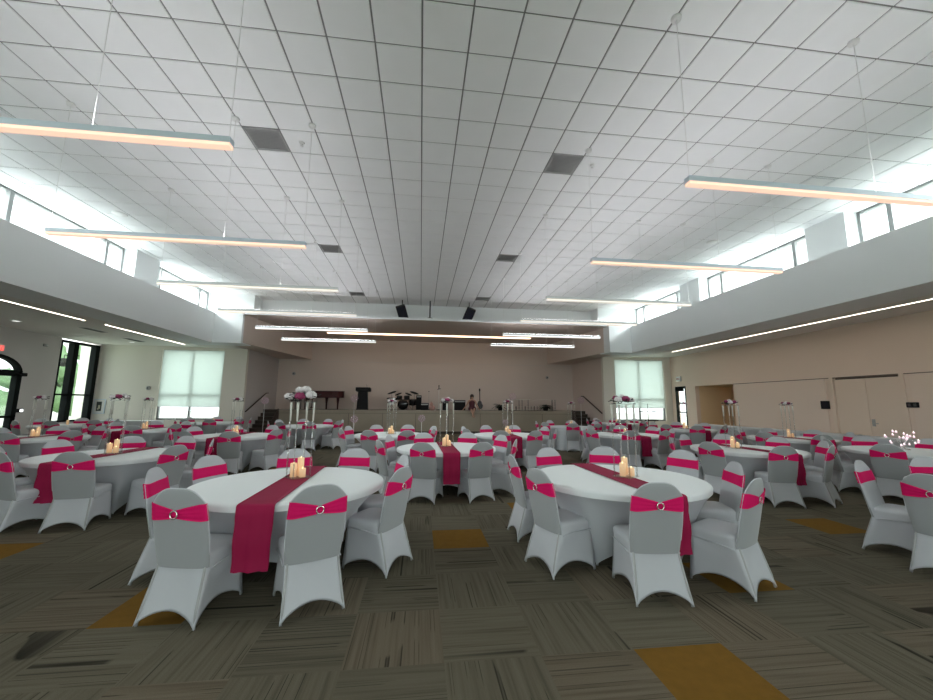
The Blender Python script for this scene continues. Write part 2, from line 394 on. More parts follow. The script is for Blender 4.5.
# side soffits
b = MB(); b.box(WL-.2, XL-.3, YB, YF, ZB+.08, ZB+.25); b.box(XL-.3, BL-.35, YB, 17.1, ZB+.08, ZB+.2)
b.box(XL-.3, -7.95, 17.05, YF, ZB+.04, ZB+.2); struct('ceiling_left', b, M['soffit'])
b = MB(); b.box(XR+.3, WR+.2, YB, YF, ZB+.08, ZB+.25); b.box(BR+.35, XR+.3, YB, 17.1, ZB+.08, ZB+.2)
b.box(9.15, XR+.3, 17.05, YF, ZB+.04, ZB+.2); struct('ceiling_right', b, M['soffit'])

# clerestory walls: piers, frames, glass
wn = 0
for side, X, sg in (('left', XL, -1), ('right', XR, 1)):
    p = MB(); edges = [YB] + [v for ab in bays for v in ab] + [17.1]
    for k in range(0, len(edges), 2):
        a_, b_ = edges[k], edges[k+1]
        xi = X - sg*(0.36 if 2 < a_ < 14 else 0.0)
        p.box(min(xi, X+sg*.3), max(xi, X+sg*.3), a_, b_, ZS, ZC+.01)
    struct('wall_clerestory_'+side, p, M['drywall'])
    for a_, b_ in bays:
        wn += 1
        f = MB(); x0, x1 = min(X, X+sg*.08), max(X, X+sg*.08)
        for yy in (a_, a_+.62, b_-.65, b_-.05): f.box(x0-.01, x1+.01, yy-.02, yy+.07, ZS, ZC)
        f.box(x0, x1, a_, b_, ZC-.05, ZC); f.box(x0, x1, a_, b_, ZS, ZS+.03)
        w = struct('window_%d' % wn, f, M['frame_grey'])
        g = MB(); g.box(X+sg*.035, X+sg*.045, a_, b_, ZS+.02, ZC-.03) if sg > 0 else g.box(X-.045, X-.035, a_, b_, ZS+.02, ZC-.03)
        g.build('glass_pane', M['glass'], w)

# outer side walls
b = MB()
DY0, DY1, DZ = 13.15, 15.15, 2.5       # arched door
LY0, LY1, LZ0, LZ1 = 16.45, 18.25, 0.72, 3.93
b.box(WL-.25, WL, YB, DY0, 0, ZB+.1); b.box(WL-.25, WL, DY1, LY0, 0, ZB+.1); b.box(WL-.25, WL, LY0, YF+.2, 0, LZ0); b.box(WL-.25, WL, LY1, YF+.2, LZ0, ZB+.1)
n = 14; yc, ry, rz_ = (DY0+DY1)/2, (DY1-DY0)/2, 0.6
for k in range(n):                      # spandrel over the arch
    a0, a1 = PI*k/n, PI*(k+1)/n
    ya, yb = yc-ry*math.cos(a0), yc-ry*math.cos(a1)
    za, zb = DZ+rz_*math.sin(a0), DZ+rz_*math.sin(a1)
    b.add([(x, y, z) for x in (WL-.25, WL) for y, z in ((ya, za), (yb, zb), (yb, ZB+.1), (ya, ZB+.1))],
          [(0, 1, 2, 3), (4, 7, 6, 5), (0, 4, 5, 1), (1, 5, 6, 2), (2, 6, 7, 3), (3, 7, 4, 0)])
struct('wall_left', b, M['wall_dark'])
# arched entrance door
d = MB(); J = .16; x0, x1 = WL-.16, WL+.03
d.box(x0, x1, DY0, DY0+J, 0, DZ); d.box(x0, x1, DY1-J, DY1, 0, DZ); d.box(x0, x1, yc-.1, yc+.1, 0, DZ); d.box(x0, x1, DY0, DY1, DZ-.12, DZ+.08); d.box(x0, x1, DY0, DY1, 0, .18)
d.box(x0, x1, DY0, DY1, .95, 1.03)
for k in range(n):
    a0, a1 = PI*k/n, PI*(k+1)/n
    q = [(yc-ry*math.cos(a0), DZ+rz_*math.sin(a0)), (yc-ry*math.cos(a1), DZ+rz_*math.sin(a1)), (yc-(ry-.1)*math.cos(a1), DZ+(rz_-.1)*math.sin(a1)), (yc-(ry-.1)*math.cos(a0), DZ+(rz_-.1)*math.sin(a0))]
    d.add([(x, y, z) for x in (x0, x1) for y, z in q], [(3, 2, 1, 0), (4, 5, 6, 7), (0, 1, 5, 4), (1, 2, 6, 5), (2, 3, 7, 6), (3, 0, 4, 7)])
o = struct('door_1', d, M['black_frame'])
g = MB(); g.box(WL-.07, WL-.06, DY0+.1, DY1-.1, .1, DZ+.4); g.build('glass_pane', M['glass'], o)
h = MB(); h.tube([(WL+.1, yc+.16, .95), (WL+.1, yc+.16, 1.3)], .015); h.tube([(WL, yc+.16, 1.0), (WL+.1, yc+.16, 1.0)], .01); h.build('door_handle', M['chrome'], o)
# left window with thick black mullions
wn += 1; d = MB(); x0, x1 = WL-.2, WL+.02
for ya, yb in ((LY0, LY0+.05), (17.0, 17.22), (18.05, 18.25)): d.box(x0, x1, ya, yb, LZ0, LZ1)
d.box(x0, x1, LY0, LY1, LZ0, LZ0+.06); d.box(x0, x1, LY0, LY1, LZ1-.08, LZ1); d.box(x0, x1, LY0, LY1, 1.76, 1.82)
o = struct('window_%d' % wn, d, M['black_frame']); g = MB(); g.box(WL-.1, WL-.09, LY0, LY1, LZ0, LZ1); g.build('glass_pane', M['glass'], o)

# far walls beside the stage, with shaded windows
def holed(mb, x0, x1, y0, y1, z0, z1, hx0, hx1, hz0, hz1):
    mb.box(x0, hx0, y0, y1, z0, z1); mb.box(hx1, x1, y0, y1, z0, z1); mb.box(hx0, hx1, y0, y1, z0, hz0); mb.box(hx0, hx1, y0, y1, hz1, z1)
b = MB(); holed(b, WL, -7.95, YF, YF+.2, 0, ZB+.1, -11.53, -8.92, .75, 3.86); struct('wall_far_left', b, M['wall_light'])
b = MB(); holed(b, 9.2, WR+.2, YF, YF+.2, 0, ZB+.1, 9.82, 12.52, .75, 3.86); struct('wall_far_right', b, M['wall_light'])
for hx0, hx1, zb in ((-11.53, -8.92, 1.35), (9.82, 12.52, 1.42)):
    wn += 1; d = MB(); xm = (hx0+hx1)/2
    for xa in (hx0, xm-.04, hx1-.06): d.box(xa, xa+.06, YF+.1, YF+.2, .75, 3.86)
    d.box(hx0, hx1, YF+.1, YF+.2, .75, .82); d.box(hx0, hx1, YF+.1, YF+.2, 3.8, 3.86); d.box(hx0, hx1, YF+.1, YF+.2, 1.8, 1.87)
    o = struct('window_%d' % wn, d, M['frame_grey'])
    g = MB(); g.box(hx0, hx1, YF+.15, YF+.16, .78, 3.83); g.build('glass_pane', M['glass'], o)
    s = MB(); s.box(hx0+.02, hx1-.02, YF+.05, YF+.055, zb, 3.85); q = s.build('roller_shade', M['shade'], o)
    s = MB(); s.box(hx0+.02, hx1-.02, YF+.04, YF+.065, zb-.03, zb); s.build('shade_hem_bar', M['alu_white'], o)

# right wall with recess, narrow glass door, double door, panels
b = MB(); RY0, RY1, RZ = 14.42, 16.64, 2.45
b.box(WR, WR+.2, YB, 8.82, 0, ZB+.1); b.box(WR, WR+.2, 8.82, 10.55, 2.43, ZB+.1); b.box(WR, WR+.2, 10.55, RY0, 0, ZB+.1)
b.box(WR, WR+.2, RY0, RY1, RZ, ZB+.1); b.box(WR, WR+.2, RY1, 17.3, 0, ZB+.1); b.box(WR, WR+.2, 18.05, YF+.2, 0, ZB+.1); b.box(WR, WR+.2, 17.3, 18.05, 2.48, ZB+.1)
struct('wall_right', b, M['wall_warm'])
b = MB(); b.box(WR+.2, WR+2.0, RY1, RY1+.1, 0, RZ+.1); b.box(WR+.2, WR+2.0, RY0-.1, RY0, 0, RZ+.1); b.box(WR+1.9, WR+2.0, RY0, RY1, 0, RZ+.1); b.box(WR+.2, WR+2.0, RY0, RY1, RZ, RZ+.1)
b.box(WR+.0, WR+2.0, RY0, RY1, -.1, .0)
struct('wall_recess', b, M['recess'])
b = MB()   # thin seams and slightly raised panels on the right wall
for ya, yb in ((10.75, 14.38), (5.9, 8.64), (3.0, 5.88), (0.0, 2.98)): b.box(WR-.02, WR+.01, ya+.02, yb-.02, .1, RZ-.02)
struct('trim_panel_right', b, M['wall_panel'])
b = MB(); b.box(WR-.008, WR+.01, 0, 14.4, RZ-.02, RZ+.005); struct('trim_seam_right', b, M['seam'])
b = MB(); b.box(WR-.03, WR+.12, 8.74, 8.84, 0, 2.46); b.box(WR-.03, WR+.12, 10.53, 10.63, 0, 2.46); b.box(WR+.09, WR+.16, 8.80, 10.57, 0, 2.45, 1)
o = struct('door_2', b, [M['door_paint'], M['seam']])
for k, (ya, yb) in enumerate(((8.85, 9.68), (9.69, 10.52))):
    q = MB(); q.box(WR+.03, WR+.08, ya, yb, .01, 2.38); pnl = q.build('door_leaf', M['door_paint'], o)
    if k == 0:
        q = MB(); q.tube([(WR+.03, 9.6, 1.08), (WR-.03, 9.6, 1.08), (WR-.035, 9.45, 1.08)], .012); q.rbox(WR+.015, WR+.035, 9.56, 9.64, 1.0, 1.2, .004); q.build('door_handle', M['vent'], pnl)
b = MB(); b.box(WR-.02, WR+.12, 17.3, 17.36, 0, 2.48); b.box(WR-.02, WR+.12, 17.99, 18.05, 0, 2.48); b.box(WR-.02, WR+.12, 17.36, 17.99, 2.38, 2.48); b.box(WR-.02, WR+.12, 17.36, 17.99, 0, .15); b.box(WR-.02, WR+.12, 17.36, 17.99, 1.18, 1.24)
b.box(WR-.1, WR-.02, 17.4, 17.95, 2.24, 2.40)
o = struct('door_3', b, M['black_frame']); g = MB(); g.box(WR+.05, WR+.06, 17.34, 18.0, .1, 2.42); g.build('glass_pane', M['glass'], o)
area('daylight_side_door', (WR+.8, 17.67, 1.4), 2.2, .8, (0, math.radians(90), 0), 12, DAY)

b = MB(); holed(b, WL-.2, WR+.2, YB-.2, YB, 0, ZC+.1, -8.2, 9.2, .8, 3.6); struct('wall_rear', b, M['wall_light'])  # opening added in the unseen rear wall for the fill lamp
wn += 1; d = MB()
for k in range(9): d.box(-8.2+k*2.16, -8.1+k*2.16, YB-.15, YB-.05, .8, 3.6)
d.box(-8.2, 9.2, YB-.15, YB-.05, .8, .88); d.box(-8.2, 9.2, YB-.15, YB-.05, 3.52, 3.6)
o = struct('window_%d' % wn, d, M['frame_grey']); g = MB(); g.box(-8.2, 9.2, YB-.11, YB-.10, .82, 3.58); g.build('glass_pane', M['glass'], o)  # unseen window, added to go with the rear fill lamp
b = MB(); b.box(WL, WR, YF-.02, YF-.0, 0, .1) if False else b.box(WL, -7.95, YF-.02, YF, 0, .12); struct('baseboard_far_left', b, M['wood_dark'])
b = MB(); b.box(9.2, WR, YF-.02, YF, 0, .12); struct('baseboard_far_right', b, M['wood_dark'])
b = MB(); b.box(WR-.022, WR, 10.63, RY0, 0, .1); b.box(WR-.022, WR, YB, 8.74, 0, .1); struct('baseboard_right', b, M['seam'])

# stage alcove
b = MB(); b.box(-8.15, -7.95, YF+.2, YK+.2, 0, ZB+.1); struct('wall_stage_left', b, M['wall_dark'])
b = MB(); b.box(9.2, 9.4, YF+.2, YK+.2, 0, ZB+.1); struct('wall_stage_right', b, M['wall_stage'])
b = MB(); b.box(-8.2, 9.4, YK, YK+.2, 0, ZS+.1); b.box(-8.2, 9.4, YK-.006, YK, 3.86, 3.875, 1)
struct('wall_stage_back', b, [M['wall_stage'], M['wall_dark']])
YS, ZT = 20.0, 1.19
SX0, SX1 = -6.95, 8.15
st = MB(); st.box(-6.95, 8.15, YS, YK, 0, ZT-.06)
st.box(-7.95, 9.2, 20.9, YK, 0, ZT-.06)
for xx in [SX0+k*1.68 for k in range(0, 10)]: st.box(xx-.012, xx+.012, YS-.008, YS, .12, ZT-.16, 1)
st.box(SX0, SX1, YS-.008, YS, ZT-.17, ZT-.155, 1); st.box(SX0, SX1, YS-.02, YS, 0, .12, 2)
o = struct('floor_stage', st, [M['stage_face'], M['seam'], M['wood_dark']])
st = MB(); st.box(-6.95, 8.15, YS-.03, YK, ZT-.06, ZT); st.box(-7.95, 9.2, 20.9, YK, ZT-.06, ZT); st.build('stage_deck', M['stage_top'], o)

def stairs(xa, xb, side):
    t = empty('stairs', ((xa+xb)/2, 18.6, 0))
    t.location = (0, 0, 0)
    n = 7; y0, y1 = 18.9, 20.9
    for k in range(n):
        s = MB(); ya = y0+(y1-y0)*k/n; s.box(xa, xb, ya, y1, ZT*k/n if k else 0, ZT*(k+1)/n-.002)
        s.box(xa, xb, ya-.02, ya+.02, ZT*(k+1)/n-.03, ZT*(k+1)/n)
        s.build('step', M['wood_dark'], t)
    s = MB(); xo = xb if side == 'left' else xa
    s.add([(x, y, z) for x in (xo-.03, xo+.03) for y, z in ((y0-.15, 0), (YS-.03, 0), (YS-.03, ZT+.05), (y0-.15, .28))],
          [(0, 1, 2, 3), (4, 7, 6, 5), (0, 4, 5, 1), (1, 5, 6, 2), (2, 6, 7, 3), (3, 7, 4, 0)])
    s.build('stringer', M['wood_dark'], t)
    setp(t, 'dark wooden steps rising to the stage at its %s end' % side, 'stairs')
    xw = xa if side == 'left' else xb; d = .08 if side == 'left' else -.08
    h = MB(); h.tube([(xw+d, 18.45, 1.12), (xw+d, 20.6, 2.0), (xw+d, 20.9, 2.02)], .028)
    for yy in (18.8, 20.3): h.tube([(xw, yy, 1.12+(yy-18.45)*.41-.05), (xw+d, yy, 1.12+(yy-18.45)*.41)], .012)
    setp(h.build('handrail', M['rail']), 'dark metal handrail on the wall above the %s stage steps' % side, 'handrail')
stairs(-7.93, -6.98, 'left'); stairs(8.18, 9.18, 'right')

# outside
b = MB(); b.box(-60, 60, -30, 70, -.5, -.22); struct('ground_outside', b, M['grass'])
b = MB(); b.box(-17, -14.25, 8, 19, -.22, -.03); b.box(-16, 30, 19, 27, -.22, -.03); b.box(-55, 55, 27, 69, -.22, -.03); struct('path_outside', b, M['paving'])
def tree(x, y, h, r, label, bush=False):
    t = empty('tree' if not bush else 'bush', (x, y, -.22)); rr = random.Random(int(abs(x)*10+y))
    if not bush:
        s = MB(); s.tube([(0, 0, 0), (.05, .05, h*.4), (-.05, 0, h*.75)], [.14, .1, .05]); s.build('trunk', M['bark'], t)
    s = MB()
    for k in range(26 if not bush else 12):
        a, q = rr.uniform(0, 2*PI), rr.uniform(0, r); zz = h*.65+rr.uniform(-.35, .35)*h if not bush else h*.5*rr.uniform(.5, 1.2)
        s.ball((q*math.cos(a), q*math.sin(a), zz), r*rr.uniform(.25, .45), 9, 6, 0, noise=.18)
    s.build('foliage', M['foliage'] if not bush else M['yellow_flower'], t)
    setp(t, label, 'tree' if not bush else 'bush')
tree(-19.6, 22.6, 4.6, 1.6, 'green leafy tree outside seen through the black framed window')
tree(-22.5, 19.2, 5.0, 1.7, 'green tree beyond the arched entrance door outside')
tree(-17.2, 19.85, .9, .35, 'yellow flowering bush outside the black framed window', True)
s = MB(); s.lathe([(.05, 0), (.14, .03), (.14, .3), (.08, .36)], 12); s.tube([(0, 0, .34), (0, .0, .5), (.2, .25, .50), (.42, .27, .50)], .02)
setp(s.build('outdoor_lantern', M['black'], None, (-15.3, 18.2, 3.0)), 'dark lantern hanging outside behind the black framed window', 'lamp')
s = MB(); s.box(-14.9, -14.26, 18.45, 18.6, 0, 4.3); struct('wall_outside_pier', s, M['wall_light'])

# ------------------------------------------------------------------ lights and ceiling fixtures
def pendant(x0, x1, y, lens, label, k):
    t = empty('pendant_light', ((x0+x1)/2, y, 4.02)); L_ = (x1-x0)/2
    s = MB(); s.box(-L_, L_, -.045, .045, .034, .095); s.build('housing', M['alu'] if k < 2 else M['alu_white'], t)
    s = MB(); s.box(-L_+.004, L_-.004, -.040, .040, 0, .034)
    s.build('lens', lens, t)
    s = MB(); s.box(-L_+.05, L_-.05, -.03, .03, .095, .099); s.build('ceiling_fill_strip', M['ceiling_fill'], t)  # glowing strip added out of sight on the housing to light the ceiling
    for xx in (-L_+.03, L_*.33, L_-.03):
        s = MB(); s.tube([(xx, 0, .10), (xx, 0, ZC-4.02-.02)], .0035, 5); cb = s.build('suspension_cable', M['white_plastic'], t)
        s = MB(); s.lathe([(.055, ZC-4.02-.035), (.06, ZC-4.02)], 12, M=Matrix.Translation((xx, 0, 0))); s.build('canopy', M['white_plastic'], t)
    setp(t, label, 'pendant light', 'linear pendant lights')
row_w = ['nearest the camera', 'second from the camera', 'third from the camera', 'fourth from the camera', 'fifth from the camera', 'nearest the stage']
for k in range(6):
    y = 3.66+2.44*k; lens = (M['lamp_warm'], M['lamp_warm'], M['lamp_pale'], M['lamp_pale'], M['lamp_white'], M['lamp_white'])[k]
    pendant(-5.62, -1.9, y, lens, 'slim linear pendant light in the left row, %s' % row_w[k], k)
    pendant(2.93, 6.66, y, lens, 'slim linear pendant light in the right row, %s' % row_w[k], k)
s = MB(); s.box(-4.85, 5.9, 19.94, 20.06, ZS-.075, ZS-.021); t = s.build('linear_light', M['lamp_stage'])
setp(t, 'long warm linear light across the ceiling over the stage', 'ceiling light')
for (xx, ya, yb, lab) in ((11.52, 1.5, 16.2, 'long recessed line light in the low ceiling on the right'),
                          (-10.3, 5.0, 12.75, 'recessed line light in the left low ceiling, nearer to camera'),
                          (-10.2, 13.4, 17.6, 'short recessed line light in the left low ceiling by the shaded window')):
    t = empty('linear_light', (xx, (ya+yb)/2, ZB+.08))
    s = MB(); s.box(-.03, .03, -(yb-ya)/2, (yb-ya)/2, -.012, 0.01); s.build('lens', M['lamp_line'], t)
    s = MB()
    for a_, b_ in ((-.045, -.03), (.03, .045)): s.box(a_, b_, -(yb-ya)/2, (yb-ya)/2, -.016, .0)
    s.build('trim_frame', M['alu_white'], t)
    setp(t, lab, 'ceiling light')
for (xx, yy, sz, lab) in ((-12.6, 13.2, .1, 'small round downlight in the left low ceiling near the arched door'), (-12.1, 17.3, .1, 'small round downlight in the left low ceiling near the poster'), (10.9, 15.2, .1, 'small round downlight in the right low ceiling')):
    t = empty('downlight', (xx, yy, ZB+.08)); s = MB(); s.lathe([(sz, -.01), (sz+.03, 0)], 16); s.build('trim_ring', M['alu_white'], t)
    s = MB(); s.lathe([(sz*.85, -.014), (sz*.85, -.011)], 16); s.build('lens', M['lamp_white'], t); setp(t, lab, 'ceiling light')

vl = {(-5, 5): 'left of the aisle, nearest the camera', (-5, 13): 'left of the aisle, second from camera', (-5, 21): 'left of the aisle, nearest the stage',
      (4, 5): 'right of the aisle, nearest the camera', (4, 13): 'right of the aisle, second from camera', (4, 21): 'right of the aisle, nearest the stage',
      (13, 5): 'near the right clerestory windows', (-12, 5): 'near the left clerestory windows'}
for (i, j), w in vl.items():
    t = empty('ceiling_vent', (x_0+(i+.5)*S, y_0+(j+.5)*S, ZC)); h = S/2-.01
    s = MB()
    for q in ((-h, h, -h, -h+.03), (-h, h, h-.03, h), (-h, -h+.03, -h, h), (h-.03, h, -h, h)): s.box(*q, -.004, .012)
    s.build('frame', M['alu_white'] if i in (13, -12) else M['vent'], t)
    s = MB()
    if i in (13, -12):
        s.box(-h+.05, h-.05, -h+.05, h-.05, 0, .008, 0); s.box(-h, h, -h, h, .010, .0118, 1); s.build('diffuser_plate', [M['tile'], M['vent_dark']], t)
    else:
        for k in range(14):
            yy = -h+.05+k*(2*h-.1)/13; s.add([(-h+.03, yy-.014, 0), (h-.03, yy-.014, 0), (h-.03, yy+.014, .010), (-h+.03, yy+.014, .010)], [(0, 1, 2, 3)], 0)
        s.build('louvre', M['vent'], t)
        s = MB(); s.box(-h, h, -h, h, .0112, .0119); s.build('backing', M['vent'], t)
    setp(t, 'square air vent in the high tiled ceiling, '+w, 'vent', 'ceiling vents')
t = empty('ceiling_speaker', (-7.6, 9.92, ZC)); s = MB(); s.lathe([(.14, -.012), (.16, 0)], 20); s.build('grille', M['white_plastic'], t); setp(t, 'round white speaker grille in the high ceiling by left windows', 'speaker')
t = empty('ceiling_speaker', (8.19, 9.44, ZC)); s = MB(); s.lathe([(.14, -.012), (.16, 0)], 20); s.build('grille', M['white_plastic'], t); setp(t, 'round white speaker grille in the high ceiling by right windows', 'speaker')
for (xx, yy, w) in ((-2.24, 6.58, 'near the left aisle vent'), (3.22, 6.51, 'near the right aisle vent'), (-3.95, 14.35, 'above the left pendants far back'), (4.3, 14.2, 'above the right pendants far back')):
    t = empty('sprinkler', (xx, yy, ZC)); s = MB(); s.lathe([(.012, -.06), (.012, -.02)], 8); s.lathe([(.03, -.068), (.03, -.06)], 10); s.build('nozzle', M['white_plastic'], t)
    s = MB(); s.lathe([(.04, -.02), (.05, 0)], 12); s.build('escutcheon', M['white_plastic'], t); setp(t, 'small white sprinkler head in the high ceiling, '+w, 'sprinkler')
for (xx, yy, w) in ((10.9, 6.7, 'right low ceiling near the camera'), (10.6, 12.0, 'right low ceiling farther back'), (-11.8, 9.6, 'left low ceiling near the camera'), (-11.4, 14.5, 'left low ceiling by the long light'), (-11.6, 16.7, 'left low ceiling by the shaded window')):
    t = empty('ceiling_vent', (xx, yy, ZB+.08)); s = MB(); s.box(-.12, .12, -.45, .45, -.012, .0); s.build('frame', M['vent'], t)
    s = MB()
    for k in (-1, 0, 1): s.box(k*.06-.018, k*.06+.018, -.42, .42, -.016, -.012)
    s.build('slot', M['vent_dark'], t); setp(t, 'slotted air vent in the '+w, 'vent')

def hung_speaker(x, tilt, w):
    t = empty('loudspeaker', (x, 17.0, 5.62)); R_ = Matrix.Rotation(tilt, 4, 'Y') @ Matrix.Rotation(math.radians(25), 4, 'X')
    s = MB(); s.rbox(-.21, .21, -.2, .2, -.31, .31, .02, M=R_); s.build('cabinet', M['black'], t)
    s = MB(); s.box(-.19, .19, -.208, -.20, -.29, .29, M=R_); s.build('grille', M['magnet'], t)
    s = MB(); s.tube([(0, 0, .2), (0, 0, ZC-5.62)], .02); s.build('bracket', M['black'], t)
    setp(t, 'black loudspeaker hung from the ceiling before the stage, %s of the projector' % w, 'speaker')
hung_speaker(-.93, math.radians(-18), 'left'); hung_speaker(2.13, math.radians(22), 'right')
t = empty('projector', (.33, 17.0, 5.27))
s = MB(); s.rbox(-.26, .26, -.2, .2, -.05, .09, .02); s.build('case', M['white_plastic'], t)
s = MB(); s.lathe([(.05, 0), (.05, .04)], 14, M=Matrix.Translation((.1, -.2, .02)) @ Matrix.Rotation(PI/2, 4, 'X')); s.build('lens', M['magnet'], t)
s = MB(); s.box(-.1, .1, -.1, .1, .09, .13); s.tube([(0, 0, .1), (0, 0, ZC-5.27)], .028); s.build('ceiling_mount', M['black'], t)
setp(t, 'white projector hanging on a black pole before the stage', 'projector')

# ------------------------------------------------------------------ wall fittings
def text_mesh(body, size, mtl, parent, loc, rot):
    cu = bpy.data.curves.new('lettering', 'FONT'); cu.body = body; cu.size = size; cu.align_x = 'CENTER'; cu.align_y = 'CENTER'; cu.extrude = .004
    cu.materials.append(mtl); tmp = bpy.data.objects.new('lettering_curve', cu); COL.objects.link(tmp)
    bpy.context.view_layer.update(); me = bpy.data.meshes.new_from_object(tmp.evaluated_get(bpy.context.evaluated_depsgraph_get()))
    bpy.data.objects.remove(tmp); o = bpy.data.objects.new('lettering', me); COL.objects.link(o); o.parent = parent; o.location = loc; o.rotation_euler = rot
    return o
t = empty('exit_sign', (WL+.04, 14.2, 3.28)); s = MB(); s.rbox(-.03, .03, -.19, .19, -.1, .1, .008); s.build('case', M['white_plastic'], t)
s = MB(); s.box(.03, .034, -.17, .17, -.085, .085); s.build('face', M['exit_red'], t)
text_mesh('EXIT', .17, M['white_plastic'], t, (.036, 0, 0), (PI/2, 0, PI/2)); setp(t, 'red lit exit sign above the arched black door', 'exit sign')
t = empty('exit_sign', (WR-.04, 17.7, 2.86)); s = MB(); s.rbox(-.03, .03, -.17, .17, -.12, .12, .008); s.build('case', M['white_plastic'], t)
text_mesh('EXIT', .13, M['exit_dim'], t, (-.034, 0, 0), (PI/2, 0, -PI/2)); setp(t, 'pale exit sign above the narrow glass door on the right', 'exit sign')
t = empty('wall_control', (WR-.02, 10.83, 1.6)); s = MB(); s.rbox(-.03, .02, -.13, .13, -.13, .13, .01); s.build('case', M['black'], t)
s = MB(); s.box(-.034, -.03, -.1, .1, -.08, .1); s.build('screen', M['magnet'], t); setp(t, 'square black control panel left of the double door', 'control panel')
t = empty('wall_control', (WR-.02, 8.63, 1.61)); s = MB(); s.rbox(-.03, .02, -.13, .13, -.07, .07, .01); s.build('case', M['black'], t)
for k in (-1, 1): s = MB(); s.box(-.036, -.03, k*.06-.03, k*.06+.03, -.04, .04); s.build('switch', M['vent_dark'], t)
setp(t, 'low wide dark switch panel right of the double door', 'control panel')
t = empty('poster_frame', (-13.76, YF-.02, 1.32)); s = MB(); s.box(-.22, .22, -.02, .02, -.31, .31); s.build('frame', M['alu'], t)
s = MB(); s.box(-.19, .19, -.026, -.02, -.28, .28); s.build('mount', M['paper'], t); s = MB(); s.box(-.1, .1, -.03, -.026, -.2, .2)
s.box(-.03, .05, -.033, -.03, -.1, .05, 1); s.box(-.06, 0, -.033, -.03, -.14, -.08, 1); s.build('picture', [M['poster_dark'], M['poster_mid']], t)
setp(t, 'small framed dark picture with white border beside the black framed window', 'picture')
for (x, y, z, r, lab) in ((-11.91, YF-.01, 2.13, 0, 'small dark fire alarm on wall left of the shaded window'), (-7.1, YK-.01, 3.15, 0, 'small dark round sensor on back stage wall, left side'), (7.58, YK-.01, 3.15, 0, 'small dark round sensor on back stage wall, right side')):
    t = empty('alarm', (x, y, z)); Rx = Matrix.Rotation(PI/2, 4, 'X'); s = MB(); s.lathe([(.09, 0), (.09, .04), (.06, .06)], 14, M=Rx); s.build('body', M['vent'], t)
    s = MB(); s.lathe([(.03, .06), (.03, .07)], 10, M=Rx); s.build('sensor_dome', M['black'], t); setp(t, lab, 'alarm')
t = empty('strobe', (WL+.02, 15.8, 3.6)); s = MB(); s.rbox(-.02, .03, -.07, .07, -.05, .05, .006); s.build('body', M['vent'], t); s = MB(); s.ball((.03, .03, 0), .03, 8, 6); s.build('lens', M['white_plastic'], t); setp(t, 'small wall strobe high on the dark left wall', 'alarm')
t = empty('wall_display', (WL+.02, 15.27, 1.2)); s = MB(); s.rbox(-.02, .03, -.16, .1, -.07, .06, .006); s.build('case', M['black'], t); s = MB(); s.box(.03, .034, -.02, .08, -.05, .04); s.build('screen', M['screen_white'], t)
setp(t, 'small lit wall keypad beside the arched door', 'control panel')
t = empty('door_closer', (WL+.05, 15.1, 2.45)); s = MB(); s.rbox(-.05, .06, .0, .15, -.06, .06, .01); s.build('body', M['black'], t); s = MB(); s.tube([(.04, -.05, 0), (.1, -.35, .04)], .012); s.build('arm', M['black'], t)
setp(t, 'black door closer box at the top corner of the arched door', 'door closer')

# ------------------------------------------------------------------ chairs
def sq_round(x, y, p=6.0):
    d = (abs(x)**p+abs(y)**p)**(1/p)
    mxx = max(abs(x), abs(y))
    return x*mxx/d if d else 0, y*mxx/d if d else 0

